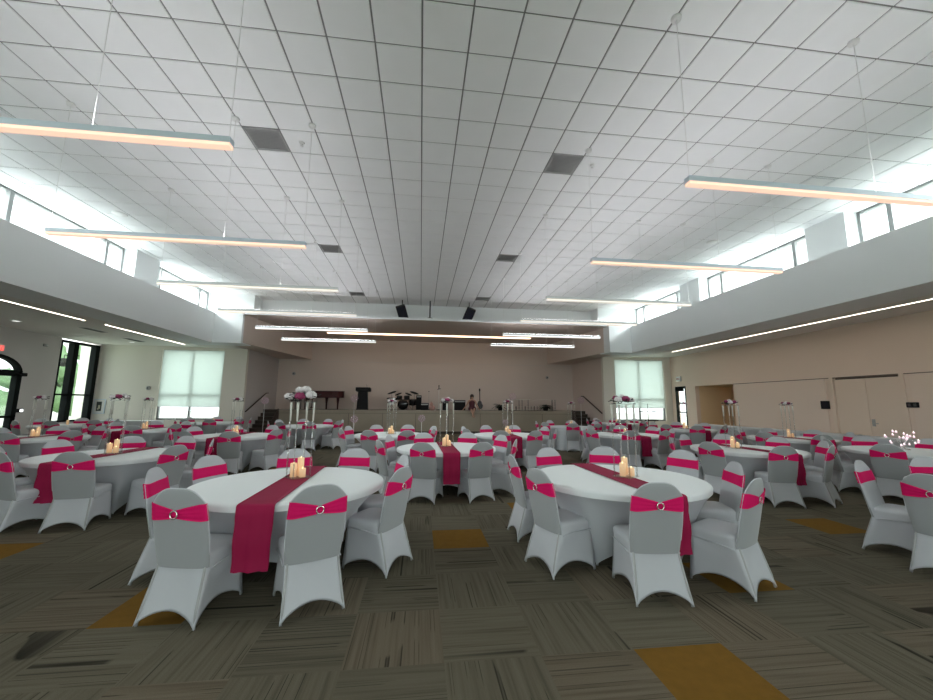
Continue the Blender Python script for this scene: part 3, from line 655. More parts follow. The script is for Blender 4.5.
def make_chair():
    root = empty('banquet_chair')
    # seat and skirt cover; chair faces +Y
    NS = 10; hx, y0, y1 = .212, -.20, .21
    sides = [((-1, -1), (1, -1)), ((1, -1), (1, 1)), ((1, 1), (-1, 1)), ((-1, 1), (-1, -1))]
    feet = {(-1, -1): (-.228, -.305), (1, -1): (.228, -.305), (1, 1): (.215, .215), (-1, 1): (-.215, .215)}
    arch = [.095, .10, .09, .10]; per = []
    for k, (a, b) in enumerate(sides):
        for i in range(NS):
            s = i/NS; sx, sy = a[0]+(b[0]-a[0])*s, a[1]+(b[1]-a[1])*s
            rx, ry = sq_round(sx, sy); tx, ty = rx*hx, (y0+y1)/2+ry*(y1-y0)/2
            fa, fb = feet[a], feet[b]; bx, by = fa[0]+(fb[0]-fa[0])*s, fa[1]+(fb[1]-fa[1])*s
            w = math.sin(PI*s)
            nx, ny = (fb[1]-fa[1]), -(fb[0]-fa[0]); nl = math.hypot(nx, ny); nx, ny = nx/nl, ny/nl
            bx -= nx*.035*w; by -= ny*.035*w
            per.append((tx, ty, bx, by, .004+arch[k]*w**.72, nx, ny, w))
    vs = []; fs = []; n = len(per); rows = []
    cx, cy = 0, (y0+y1)/2
    for sc, zz in ((.0, .478), (.45, .477), (.8, .472), (.94, .464), (1.0, .448), (1.01, .43), (1.0, .41)):
        rows.append([(cx+(p[0]-cx)*sc, cy+(p[1]-cy)*sc, zz) for p in per])
    for t in (.12, .28, .46, .64, .82, .94, 1.0):
        row = []
        for p in per:
            q = t; pull = .018*math.sin(PI*t)*p[7]
            row.append((p[0]+(p[2]-p[0])*q-p[5]*pull, p[1]+(p[3]-p[1])*q-p[6]*pull, .41+(p[4]-.41)*q))
        rows.append(row)
    rows.append([(x*1.0, y, z+.004) for x, y, z in [(p[2]*.97, p[3]*.97, p[4]+.01) for p in per]])
    for r in rows: vs += r
    for k in range(len(rows)-1):
        for i in range(n):
            j = (i+1) % n; fs.append((k*n+i, k*n+n+i, k*n+n+j, k*n+j))
    sc_ = MB(); sc_.add(vs, fs, 0, True); so = recalc(sc_.build('seat_cover', M['cover'], root))
    # frame rails that press through the side of the cover
    for sx in (-1, 1):
        fr = MB(); fr.tube([(sx*.212, .17, .375), (sx*.214, -.05, .368), (sx*.211, -.17, .35)], .0055, 6)
        fr.build('seat_rail_ridge', M['cover'], so)
    # backrest cover: two sheets closed at the rim
    NU, NV = 16, 14
    def W(z): return .203+.014*math.sin(PI*min(1, max(0, (z-.36)/.52)))
    def ym(z): return -.185-(z-.40)*.21
    def top(u): return .935-.115*abs(u)**3.2
    def sheet(side, u, v, grow=0.0):
        z = .36+(top(u)-.36)*v; x = u*(W(z)+grow)
        th = (.032-.010*v)*math.sqrt(max(0, 1-abs(u)**6))*math.sqrt(max(0, 1-v**10))
        bow = .012*(1-u*u)
        return (x, ym(z)+side*(th+grow)-bow, z)
    vs = []; fs = []
    for side in (-1, 1):
        for b_ in range(NV+1):
            for a_ in range(NU+1):
                vs.append(sheet(side, -math.cos(PI*a_/NU), math.sin(PI/2*b_/NV)))
    st_ = (NU+1)*(NV+1)
    for k in range(2):
        for b_ in range(NV):
            for a_ in range(NU):
                i = k*st_+b_*(NU+1)+a_; q = (i, i+1, i+NU+2, i+NU+1)
                fs.append(q if k == 0 else q[::-1])
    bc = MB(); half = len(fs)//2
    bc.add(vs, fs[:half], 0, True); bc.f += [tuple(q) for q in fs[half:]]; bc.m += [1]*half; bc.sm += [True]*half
    bo = bc.build('back_cover', [M['cover_shaded'], M['cover']], root)  # rear sheet takes the shaded grey, front sheet the plain cloth
    # white welt around the rim
    rim = [sheet(0, -math.cos(PI*a_/24), 1.0) for a_ in range(25)]
    left = [(-(W(z)), ym(z), z) for z in (.46, .5, .6, .7)]; right = [((W(z)), ym(z), z) for z in (.7, .6, .5, .46)]
    rim = left+[p for p in rim if True]+right
    wl = MB(); wl.tube(rim, .005, 6); wl.build('rim_piping', M['cover'], bo)
    # sash
    def zband(u, side, t):
        if side < 0:
            h = .026+.036*min(1, abs(u)*1.2)**.8; zc = .755+.012*abs(u)
        else: h = .054; zc = .768
        return zc+(t-.5)*2*h
    NR = 10; vs = []; fs = []; loop = []
    for a_ in range(NU*2+1): loop.append((-1, -math.cos(PI*a_/(NU*2))))
    for a_ in range(1, NU*2): loop.append((1, math.cos(PI*a_/(NU*2))))
    for side, u in loop:
        for r_ in range(NR+1):
            t = r_/NR; w = abs(u)
            z0_ = zband(u, side, t)
            if side > 0: z1_ = zband(1.0, -1, t); k_ = w**10; z0_ = z0_*(1-k_)+z1_*k_
            xw = u*(W(z0_)+.004); th = (.032-.010*((z0_-.36)/.55))*math.sqrt(max(0, 1-abs(u)**6)); bow = .012*(1-u*u)
            ripple = (.0035*math.cos(t*PI*2*3.5)*(1-.4*w)+.006*(1-w)) if side < 0 else 0
            vs.append((xw, ym(z0_)+side*(th+.005+max(0, ripple) if side < 0 else th+.004)-bow, z0_))
    nl = len(loop)
    for a_ in range(nl):
        b_ = (a_+1) % nl
        for r_ in range(NR):
            fs.append((a_*(NR+1)+r_, b_*(NR+1)+r_, b_*(NR+1)+r_+1, a_*(NR+1)+r_+1))
    sb = MB(); sb.add(vs, fs, 0, True); sh = recalc(sb.build('sash', M['sash'], root))
    yb = ym(.755)-.032-.012-.012
    bk = MB(); bk.tube([(.027*math.cos(2*PI*k/20), yb-.004, .755+.027*math.sin(2*PI*k/20)) for k in range(20)], .005, 8, closed=True)
    bk.build('buckle', M['buckle'], sh)
    # leg tips under the corners of the cover
    for (fx, fy) in feet.values():
        l = MB(); l.tube([(fx*.955, fy*.955, .001), (fx*.91, fy*.90, .10), (fx*.80, fy*(.62 if fy < 0 else .84), .38)], .010, 6)
        l.build('leg', M['vent'], root)
    return root

chair0 = make_chair(); chair0_used = [False]
seat_words = {0: 'near side left seat', 1: 'near side right seat', 2: 'right side near seat', 3: 'right side far seat', 4: 'far side right seat', 5: 'far side left seat', 6: 'left side far seat', 7: 'left side near seat'}
def place_chair(x, y, ang, label, group):
    """x,y = middle between the rear feet; ang = direction the chair faces"""
    if not chair0_used[0]: c = chair0; chair0_used[0] = True
    else: c = copy_tree(chair0)
    d = .305
    c.location = (x+math.cos(ang)*d, y+math.sin(ang)*d, 0); c.rotation_euler = (0, 0, ang-PI/2)
    setp(c, label, 'chair', group)
    return c

# ------------------------------------------------------------------ tables
TR, TH = .91, .76
def table_mesh():
    s = MB(); n = 96; nf = 4; rows = []
    for r, z in ((0, TH), (.5, TH), (.85, TH), (.895, TH-.002), (.907, TH-.010), (.912, TH-.022), (.908, TH-.06)):
        rows.append([(r*math.cos(2*PI*i/n), r*math.sin(2*PI*i/n), z) for i in range(n)])
    for t in (.08, .2, .35, .5, .65, .8, .92, 1.0):
        row = []
        for i in range(n):
            a = 2*PI*i/n; ph = ((i/n*nf+.5) % 1.0)      # 0 at a foot
            w = math.sin(PI*ph)**.8
            rb = .60-.11*w; zb = .01+.17*w
            r = .908+(rb-.908)*(t**.72) - .02*math.sin(PI*t)*w; z = TH-.06+(zb-TH+.06)*t
            row.append((r*math.cos(a), r*math.sin(a), z))
        rows.append(row)
    vs = [p for r in rows for p in r]; fs = []; mi = []
    top = 6
    s.add(vs, [(k*n+i, k*n+n+i, k*n+n+(i+1) % n, k*n+(i+1) % n) for k in range(top) for i in range(n)], 0, True)
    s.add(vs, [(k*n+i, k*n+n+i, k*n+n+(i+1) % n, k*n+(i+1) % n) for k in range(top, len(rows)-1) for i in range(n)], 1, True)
    return s
def make_table():
    root = empty('round_table')
    t = MB(); t.lathe([(.88, TH-.05), (.90, TH-.035), (.90, TH-.012), (.88, TH-.004)], 48); t.build('tabletop', M['wood_dark'], root)
    for k in range(4):
        a = PI/4+k*PI/2; l = MB(); l.tube([(.50*math.cos(a), .50*math.sin(a), TH-.05), (.585*math.cos(a), .585*math.sin(a), .0)], .014, 8); l.build('leg', M['vent'], root)
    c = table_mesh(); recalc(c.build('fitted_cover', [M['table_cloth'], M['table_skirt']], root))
    return root
def make_loose_table():
    root = empty('round_table'); t = MB(); t.lathe([(.88, TH-.05), (.90, TH-.035), (.90, TH-.012), (.88, TH-.004)], 48); t.build('tabletop', M['wood_dark'], root)
    s = MB(); n = 144; rows = []
    for r, z in ((0, TH), (.6, TH), (.89, TH-.001), (.913, TH-.012)): rows.append([(r*math.cos(2*PI*i/n), r*math.sin(2*PI*i/n), z) for i in range(n)])
    for k in range(1, 8):
        q = k/7; rows.append([((.915+.05*q+(.075*q)*math.cos(16*2*PI*i/n+1.3*math.sin(i*.11)))*math.cos(2*PI*i/n), (.915+.05*q+(.075*q)*math.cos(16*2*PI*i/n+1.3*math.sin(i*.11)))*math.sin(2*PI*i/n), TH-.012-(TH-.03)*q) for i in range(n)])
    vs = [p for r in rows for p in r]
    s.add(vs, [(k*n+i, k*n+n+i, k*n+n+(i+1) % n, k*n+(i+1) % n) for k in range(len(rows)-1) for i in range(n)], 0, True)
    recalc(s.build('pleated_cloth', M['table_skirt'], root))
    return root

def make_runner():
    s = MB(); hw = .142; prof = [(-.975, TH-.47)]
    for k in range(1, 8): prof.append((-.972+.028*k/8+(.010*math.sin(k*1.3)), TH-.47+.455*k/8))
    prof += [(-.934, TH-.008), (-.922, TH+.002), (-.90, TH+.006)] + [(-.9+1.8*k/12, TH+.006) for k in range(1, 12)] + [(.90, TH+.006), (.922, TH+.002), (.934, TH-.008)]
    for k in range(7, 0, -1): prof.append((.972-.028*k/8, TH-.47+.455*k/8))
    prof.append((.975, TH-.47))
    nx = 8; vs = []; fs = []
    for d in (0, 1):
        for k, (y, z) in enumerate(prof):
            for i in range(nx+1):
                x = -hw+2*hw*i/nx; drop = max(0, (TH-z))/.47
                yy = y + (math.copysign(1, y)*(.012*math.sin(i*1.9)*drop))
                rr = .018*drop*abs(2*i/nx-1)
                o = .003 if d else 0
                vs.append((x*(1-.06*drop), yy-math.copysign(rr, y)+(math.copysign(o, y) if drop > .05 else 0), z+(o if drop <= .05 else 0)))
    m = len(prof)*(nx+1)
    for d in (0, 1):
        for k in range(len(prof)-1):
            for i in range(nx):
                a = d*m+k*(nx+1)+i; q = (a, a+1, a+nx+2, a+nx+1); fs.append(q if d else q[::-1])
    for k in range(len(prof)-1):
        a = k*(nx+1); fs.append((a, a+nx+1, a+nx+1+m, a+m)); a = k*(nx+1)+nx; fs.append((a+nx+1, a, a+m, a+nx+1+m))
    s.add(vs, fs, 0, True)
    return s.build('table_runner', M['runner'])

def rose(mb, c, r, mi=0):
    # a rosette of overlapping curled petals round a bud
    mb.ball(c, r*.55, 8, 6, mi)
    for ring, (cnt, rad, tilt) in enumerate(((5, .50, .35), (7, .78, .8))):
        for k in range(cnt):
            a = 2*PI*k/cnt+ring*.4+rnd.uniform(-.1, .1)
            d = Vector((math.cos(a)*math.cos(tilt*.3), math.sin(a), math.cos(tilt))).normalized()
            p = Vector(c)+Vector((math.cos(a), math.sin(a)*.95, (.55-ring*.55)))*r*rad*.72
            mb.ball(p, r*.42, 7, 4, mi, sc=(1.0, 1.0, 1.0), noise=.06)

def make_flowers(scale=1.0, style=0):
    root = empty('floral_arrangement'); s = MB()
    for k in range(46):
        a = rnd.uniform(0, 2*PI); x = rnd.uniform(-.13, .13); y = rnd.uniform(-.09, .09); z = rnd.uniform(.0, .06)
        ln = rnd.uniform(.045, .075); d = Vector((math.cos(a), math.sin(a), rnd.uniform(-.2, .8))).normalized(); e = d.cross(Vector((0, 0, 1))).normalized()*ln*.28
        p = Vector((x, y, z)); up_ = Vector((0, 0, .006))
        s.add([p, p+d*ln*.5+e+up_, p+d*ln, p+d*ln*.5-e+up_, p+d*ln*.5-up_*.6], [(0, 1, 4), (1, 2, 4), (2, 3, 4), (3, 0, 4), (0, 3, 2, 1)])
    s.build('leaves', M['leaf_dark'], root)
    spots = [(-.095, -.05, .045, .052, 0), (.095, -.05, .04, .050, 0), (0, -.075, .05, .055, 1), (.03, .03, .075, .045, 0), (-.06, .05, .06, .045, 1)]
    if style == 1: spots = [(-.12, -.05, .035, .052, 0), (-.04, .0, .095, .048, 0), (.04, -.02, .10, .048, 0), (.01, -.08, .04, .055, 1), (.11, -.05, .05, .058, 0), (.03, .07, .06, .05, 0)]
    for (x, y, z, r, m_) in spots:
        q = MB(); rose(q, (x, y, z), r); o = q.build('rose', M['rose_pink'] if m_ else M['rose_white'], root)
        if m_: o['label'] = 'magenta rose'
    return root
def make_stand():
    root = empty('centrepiece_stand'); h, w = .79, .086
    for sx in (-1, 1):
        for sy in (-1, 1):
            s = MB(); s.tube([(sx*w, sy*w, .006), (sx*w, sy*w, h)], .0085, 8); q = s.build('rod', M['acrylic'], root)
            s = MB(); s.tube([(sx*w, sy*w, h-.20), (sx*w, sy*w, h-.10), (sx*w, sy*w, h-.002)], [.009, .011, .0125], 8); s.build('frosted_end', M['frosted'], q)
    s = MB(); s.rbox(-w-.02, w+.02, -w-.02, w+.02, 0, .012, .004); s.build('base_plate', M['plate'], root)
    s = MB(); s.rbox(-w-.02, w+.02, -w-.02, w+.02, h, h+.012, .004); s.build('top_plate', M['plate'], root)
    return root
def make_candle(h):
    root = empty('pillar_candle'); r = .033
    s = MB(); s.lathe([(r, 0), (r, h-.006), (r-.004, h), (r*.5, h-.012), (.002, h-.014)], 16); s.build('wax', M['candle'], root)
    s = MB(); s.lathe([(.002, h-.014), (.005, h-.004), (.004, h+.004), (.001, h+.014)], 8); s.build('flame', M['flame'], root)
    return root

protos = {'table': make_table(), 'loose': make_loose_table(), 'runner': make_runner(), 'f0': make_flowers(), 'f1': make_flowers(style=1), 'stand': make_stand(),
          'c0': make_candle(.19), 'c1': make_candle(.14), 'c2': make_candle(.09)}
used = set()
def inst(key):
    o = protos[key]
    if key in used: return copy_tree(o)
    used.add(key); return o

# name, x, y, kind, runner, stand(0 none,1,2), chair angle offset, skip seats, description
T = [
 ('nearest left table', -1.28, 4.20, 'table', 1, 1),
 ('nearest right table', 2.2, 4.18, 'table', 1, 2),
 ('middle aisle table', .50, 7.2, 'table', 1, 2),
 ('second row left table', -4.62, 6.5, 'table', 1, 2),
 ('far left edge table', -8.35, 9.5, 'table', 1, 2),
 ('second row right table', 6.1, 6.65, 'table', 1, 2),
 ('double door table', 9.3, 8.75, 'table', 1, 2),
 ('third row left table', -4.45, 9.95, 'table', 1, 2),
 ('table before the podium', -.75, 10.2, 'table', 0, 2),
 ('third row centre table', 2.3, 10.0, 'table', 1, 2),
 ('third row right table', 5.6, 10.05, 'table', 1, 0),
 ('table nearest the piano', -3.95, 14.1, 'table', 0, 0),
 ('pleated cloth table', 5.45, 13.4, 'loose', 0, 2),
 ('table before the recess', 9.0, 12.2, 'table', 1, 2),
 ('left shaded window table', -7.85, 12.1, 'table', 1, 2),
 ('black framed window table', -11.7, 14.4, 'table', 0, 0),
 ('left stage steps table', -8.0, 16.1, 'table', 0, 0),
 ('right shaded window table', 8.55, 16.0, 'table', 1, 0),
 ('right edge near table', 6.05, 3.15, 'table', 1, 0),
 ('right edge crystal table', 8.95, 6.15, 'table', 0, 3),
]
seat_over = {  # rear-foot midpoints and facing measured for the nearest chairs
 ('nearest left table', 0): (-1.73, 3.09, 78), ('nearest left table', 1): (-.74, 3.13, 116), ('nearest left table', 2): (-.15, 3.90, 150),
 ('nearest right table', 7): (1.14, 3.74, 19), ('nearest right table', 0): (1.93, 2.99, 84), ('nearest right table', 1): (2.91, 3.09, 118), ('nearest right table', 6): (1.12, 4.69, 2),
 ('middle aisle table', 0): (.04, 6.25, 70), ('middle aisle table', 1): (1.02, 6.25, 108),
 ('second row left table', 1): (-4.22, 5.33, 98),
 ('right edge near table', 6): (4.72, 3.13, 12), ('right edge near table', 5): (5.10, 4.0, -68), ('right edge near table', 4): (6.3, 4.2, -100),
 ('nearest left table', 3): (-.17, 4.80, 200), ('nearest left table', 7): (-2.48, 4.02, 10), ('nearest left table', 6): (-2.42, 4.85, -22), ('nearest left table', 5): (-1.66, 5.50, -70), ('nearest left table', 4): (-.86, 5.50, -104),
 ('nearest right table', 2): (3.50, 3.97, 163), ('nearest right table', 3): (3.66, 5.05, 205), ('nearest right table', 4): (2.72, 5.50, 248), ('nearest right table', 5): (1.82, 5.42, -72),
}
skip = {('right edge near table', k) for k in (0, 1, 2, 7)}
for name, x, y, kind, run, stand in T:
    t = inst(kind); t.location = (x, y, 0); t.rotation_euler = (0, 0, rnd.uniform(-.08, .08) if kind == 'table' else 0)
    setp(t, 'round table in a white cover, the ' + name, 'table', 'round banquet tables')
    if run:
        r = inst('runner'); r.location = (x, y, 0); r.rotation_euler = (0, 0, rnd.uniform(-.03, .03)); setp(r, 'magenta runner lying across the ' + name, 'table runner', 'magenta table runners')
    if stand in (1, 2):
        s = inst('stand'); z = TH+(.01 if run else .001); sx, sy = x+rnd.uniform(-.02, .02), y+.03
        if name == 'second row right table': sx = x-.22
        if name == 'nearest left table': sx, sy = -1.27, 4.35
        if name == 'nearest right table': sx, sy = 2.28, 4.12
        s.location = (sx, sy, z); s.rotation_euler = (0, 0, .45+rnd.uniform(-.25, .25)); setp(s, 'tall clear rod centrepiece stand on the ' + name, 'centrepiece stand', 'tall clear centrepiece stands')
        f = inst('f1' if stand == 1 else 'f0'); fk = 1.08 if name == 'nearest left table' else .88; f.scale = (fk, fk, fk*1.15); f.location = (sx, sy, z+.803); f.rotation_euler = (0, 0, rnd.uniform(-.5, .5)); setp(f, 'white and magenta roses atop the stand on the ' + name, 'flowers', 'rose arrangements on stands')
        for k, (dx, dy) in enumerate(((.01, .035), (-.045, -.02), (.05, -.03))):
            c = inst('c%d' % k); c.location = (sx+dx, sy+dy, z+.0125); setp(c, '%s ivory candle glowing under the stand on the %s' % (('tallest', 'middle', 'shortest')[k], name), 'candle', 'pillar candles')
    elif stand == 0 and name not in ('right edge near table',):
        z = TH+(.01 if run else .001)
        c = inst('c1'); c.location = (x, y, z); setp(c, 'ivory candle glowing alone on the ' + name, 'candle', 'pillar candles')
    for k in range(8):
        if (name, k) in skip: continue
        lab = 'covered chair with pink sash, %s, %s' % (seat_words[k], name)
        grp = 'covered chairs at the ' + name
        if (name, k) in seat_over:
            ax, ay, ad = seat_over[(name, k)]; place_chair(ax, ay, math.radians(ad), lab, grp); continue
        a = math.radians(-112.5+45*k+(22.5 if name == 'right edge near table' else 0))+rnd.uniform(-.05, .05); R_ = 1.23+rnd.uniform(-.05, .06)
        place_chair(x+R_*math.cos(a), y+R_*math.sin(a), a+PI+rnd.uniform(-.12, .12), lab, grp)

# crystal centrepiece on the right edge table
t = empty('crystal_centrepiece', (9.05, 6.3, TH+.001)); s = MB(); s.lathe([(.09, 0), (.09, .01), (.015, .03), (.012, .12)], 16); s.build('base', M['chrome'], t)
s = MB(); g = MB(); rr = random.Random(5)
for k in range(26):
    a, e = rr.uniform(0, 2*PI), rr.uniform(-.1, 1.2); L_ = rr.uniform(.12, .3); d = Vector((math.cos(a)*math.cos(e), math.sin(a)*math.cos(e), math.sin(e)))
    p0 = Vector((0, 0, .1)); p1 = p0+d*L_; s.tube([p0, p0+d*L_*.5+Vector((0, 0, .03)), p1], .0025, 5); g = MB(); g.ball(p1, .018, 6, 4, 0); q = g.build('crystal_bead', M['crystal'], t)
    g = MB(); g.ball(p1+Vector((0, 0, .02)), .006, 5, 4, 0); g.build('sparkle', M['sparkle'], q)
s.build('branches', M['chrome'], t)
setp(t, 'branching pink and clear crystal centrepiece on the right edge table', 'centrepiece')

# clear balloons on thin stands
def balloon(x, y, z, r, label):
    t = empty('balloon_stand', (x, y, 0)); s = MB(); s.lathe([(.11, 0), (.11, .015), (.012, .03)], 16); s.build('base', M['white_plastic'], t)
    s = MB(); s.tube([(0, 0, .02), (0, 0, z-r)], .008, 6); s.build('stem', M['white_plastic'], t)
    s = MB(); s.ball((0, 0, z), r, 16, 10); s.build('balloon', M['globe'], t)
    s = MB(); rr = random.Random(int(x*100))
    for k in range(26):
        a, th = k*2.4, math.acos(1-2*(k+.5)/26); q = r*.86
        s.ball((q*math.sin(th)*math.cos(a), q*math.sin(th)*math.sin(a), z+q*math.cos(th)), .010, 5, 4)
    s.build('fairy_lights', M['pink_light'], t); setp(t, label, 'balloon', 'lit balloons on thin stands')
balloon(-6.35, 16.6, 1.62, .15, 'clear pink lit balloon on thin stand by the left stage steps')
balloon(-2.72, 16.3, 1.74, .16, 'clear lit balloon on thin stand left of the podium')
balloon(-2.25, 13.6, 1.0, .13, 'low clear lit balloon on stand in front of the podium')
balloon(.05, 13.6, 1.03, .13, 'low clear lit balloon on stand in front of the small amplifier')
balloon(4.05, 16.6, 1.88, .16, 'clear lit balloon on thin stand beside the left fern')
balloon(3.5, 15.6, .80, .13, 'lowest clear lit balloon on short stand between the fern and stage guitar')
balloon(7.2, 16.6, 1.74, .15, 'clear lit balloon on thin stand by the right stage steps')

# long serving tables along the right wall
def serving(y0, y1, lab):
    t = empty('serving_table', (12.3, (y0+y1)/2, 0)); h = (y1-y0)/2
    s = MB(); s.box(-.35, .35, -h+.02, h-.02, .70, .735); s.build('tabletop', M['wood_dark'], t)
    rows = []; per = []; P = [(-.37, -h), (.37, -h), (.37, h), (-.37, h)]
    for k in range(4):
        a, b_ = P[k], P[(k+1) % 4]; m_ = 12
        for i in range(m_):
            q = i/m_; per.append((a[0]+(b_[0]-a[0])*q, a[1]+(b_[1]-a[1])*q, q, k))
    rows.append([(p[0]*.0, p[1]*.0, .745) for p in per]); rows.append([(p[0]*.97, p[1]*.99, .745) for p in per]); rows.append([(p[0], p[1], .735) for p in per])
    for q in (.1, .3, .5, .7, .85, 1.0):
        row = []
        for px, py, u, k in per:
            w = math.sin(PI*u); zb = .008+(.20 if k in (1, 3) else .14)*w**.7; ins = 1-.08*q-.05*w*q*(1 if k in (1, 3) else 0)
            row.append((px*ins if k in (1, 3) else px*(1-.06*q), py*(1-.02*q), .735+(zb-.735)*q))
        rows.append(row)
    n = len(per); s = MB(); s.add([p for r in rows for p in r], [(k*n+i, k*n+n+i, k*n+n+(i+1) % n, k*n+(i+1) % n) for k in range(len(rows)-1) for i in range(n)], 0, True)
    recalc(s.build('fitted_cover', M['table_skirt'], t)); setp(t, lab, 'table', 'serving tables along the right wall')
    for sx in (-.30, .30):
        for sy in (-h+.12, h-.12): s = MB(); s.tube([(sx, sy, .0), (sx, sy, .70)], .012, 6); s.build('leg', M['vent'], t)
serving(8.5, 10.9, 'long white covered serving table before the double door'); serving(10.92, 13.3, 'long white covered serving table, second along the right wall'); serving(13.32, 15.6, 'long white covered serving table reaching in front of the wall recess')
t = empty('serving_table', (-12.1, 17.6, 0)); s = MB(); s.box(-1.15, 1.15, -.36, .36, .72, .745); s.build('tabletop', M['wood_dark'], t)
s = MB(); n = 4
for a_, b_ in (((-1.17, -.38), (1.17, -.38)), ((1.17, -.38), (1.17, .38)), ((1.17, .38), (-1.17, .38)), ((-1.17, .38), (-1.17, -.38))):
    N_ = 24; vs = []
    nx, ny = b_[1]-a_[1], -(b_[0]-a_[0]); l_ = math.hypot(nx, ny)
    for z_ in (.75, .4, .03):
        for i in range(N_+1):
            q = i/N_; o_ = .02*math.sin(i*1.7)*(.75-z_); vs.append((a_[0]+(b_[0]-a_[0])*q+nx/l_*o_, a_[1]+(b_[1]-a_[1])*q+ny/l_*o_, z_))
    s.add(vs, [(r*(N_+1)+i, r*(N_+1)+i+1, (r+1)*(N_+1)+i+1, (r+1)*(N_+1)+i) for r in range(2) for i in range(N_)], 0, True)
s.add([(-1.17, -.38, .75), (1.17, -.38, .75), (1.17, .38, .75), (-1.17, .38, .75)], [(0, 1, 2, 3)])
recalc(s.build('cloth', M['table_skirt'], t)); setp(t, 'long table in white cloth against the wall below the poster', 'table')

# ------------------------------------------------------------------ on the stage
Z = ZT
t = empty('grand_piano', (-5.15, 21.3, Z)); t.rotation_euler = (0, 0, 0)
out = [(-1.02, -.70), (.55, -.70), (.85, -.62), (1.05, -.40), (1.05, -.05), (.80, .25), (.2, .45), (-.5, .70), (-1.02, .72)]
s = MB(); s.prism(out, .62, .93); s.build('case', M['mahogany'], t)
s = MB(); s.prism([(x*1.015, y*1.015) for x, y in out], .935, .965); s.build('lid', M['mahogany'], t)
s = MB(); s.box(-1.20, -.98, -.66, .66, .60, .74); q = s.build('key_bed', M['mahogany'], t)
s = MB()
for k in range(36): s.box(-1.19, -1.06, -.6+k*.0335, -.6+k*.0335+.031, .741, .755)
s.build('keys', M['paper'], q)
for (lx, ly) in ((-.80, -.5), (.06, .35), (.80, -.35)):
    s = MB(); s.lathe([(.035, 0), (.04, .08), (.045, .3), (.075, .56), (.085, .63)], 10, M=Matrix.Translation((lx, ly, 0))); s.build('leg', M['mahogany'], t)
s = MB(); s.box(-.62, -.58, -.03, .03, .1, .62); s.box(-.66, -.50, -.10, .10, .08, .12); s.build('pedal_lyre', M['mahogany'], t)
setp(t, 'mahogany grand piano on the left side of the stage', 'piano')
t = empty('piano_bench', (-6.55, 21.3, Z)); s = MB(); s.rbox(-.17, .17, -.36, .36, .44, .50, .015); s.build('seat', M['black'], t)
for a_ in (-.14, .14):
    for b_ in (-.32, .32): s = MB(); s.tube([(a_, b_, 0), (a_, b_, .44)], [.015, .022]); s.build('leg', M['black'], t)
setp(t, 'black bench at the keyboard of the piano', 'bench')
t = empty('podium', (-3.02, 20.6, Z))
s = MB(); s.add([(x, y, z) for z, w, d0, d1 in ((0, .30, -.22, .22), (.08, .27, -.2, .2), (.95, .23, -.16, .18)) for x, y in ((-w, d0), (w, d0), (w, d1), (-w, d1))],
    [(0, 3, 2, 1), (8, 9, 10, 11)]+[(k*4+i, k*4+(i+1) % 4, k*4+4+(i+1) % 4, k*4+4+i) for k in range(2) for i in range(4)]); s.build('column', M['black'], t)
s = MB(); s.box(-.37, .37, -.24, .27, .98, 1.15, M=Matrix.Rotation(math.radians(-6), 4, 'X')); s.build('reading_top', M['black'], t)
s = MB(); s.tube([(.2, .0, 1.1), (.2, -.05, 1.25), (.17, -.15, 1.32)], .006); s.build('gooseneck_microphone', M['black'], t)
setp(t, 'black podium with wide slanted top at the stage front', 'podium')
t = empty('drum_kit', (-.95, 21.2, Z)); RX = Matrix.Rotation(PI/2, 4, 'X')
s = MB(); s.lathe([(.28, -.2), (.285, -.18), (.285, .18), (.28, .2)], 24, M=Matrix.Translation((0, 0, .29)) @ RX); s.build('bass_drum', M['black_gloss'], t)
for (x, y, z, r, h) in ((-.2, -.05, .66, .14, .2), (.2, -.05, .66, .15, .2), (.52, .1, .42, .2, .3), (-.48, .15, .60, .17, .12)):
    s = MB(); s.lathe([(r, -h/2), (r+.004, -h/2+.01), (r+.004, h/2-.01), (r, h/2)], 20, M=Matrix.Translation((x, y, z)) @ Matrix.Rotation(.2, 4, 'X')); d_ = s.build('drum', M['black_gloss'] if x != -.48 else M['chrome'], t)
    s = MB(); s.tube([(x, y, 0), (x, y, z-h/2)], .012, 6); s.build('drum_stand', M['chrome'], d_)
for (x, y, z, r, ti) in ((-.62, 0, .93, .25, -.30), (-.28, .2, .86, .2, -.35), (.60, 0, .93, .25, .30), (.28, .2, .86, .2, .35), (-.72, -.1, .62, .17, 0)):
    s = MB(); s.lathe([(.0, .03), (.03, .03), (.05, .012), (r, -.004), (r, -.007), (.05, .006)], 22, M=Matrix.Translation((x, y, z)) @ Matrix.Rotation(ti, 4, 'Y') @ Matrix.Rotation(.25, 4, 'X'), cap=False); c_ = s.build('cymbal', M['black'], t)
    s = MB(); s.tube([(x, y, z+.03), (x, y, .3)], .009, 6)
    for k in range(3): s.tube([(x, y, .3), (x+.2*math.cos(k*2.1), y+.2*math.sin(k*2.1), .01)], .007, 5)
    s.build('cymbal_stand', M['black'], c_)
setp(t, 'black drum kit with raised cymbals at the middle of the stage', 'drum kit')
t = empty('side_drum', (-1.55, 20.7, Z)); s = MB(); s.lathe([(.13, .28), (.14, .3), (.14, .58), (.13, .6)], 16); s.build('shell', M['white_plastic'], t); s = MB()
for k in range(3): s.tube([(0, 0, .3), (.2*math.cos(k*2.1), .2*math.sin(k*2.1), .0)], .01, 5)
s.build('tripod', M['chrome'], t); setp(t, 'pale small drum on a tripod left of the drum kit', 'drum')
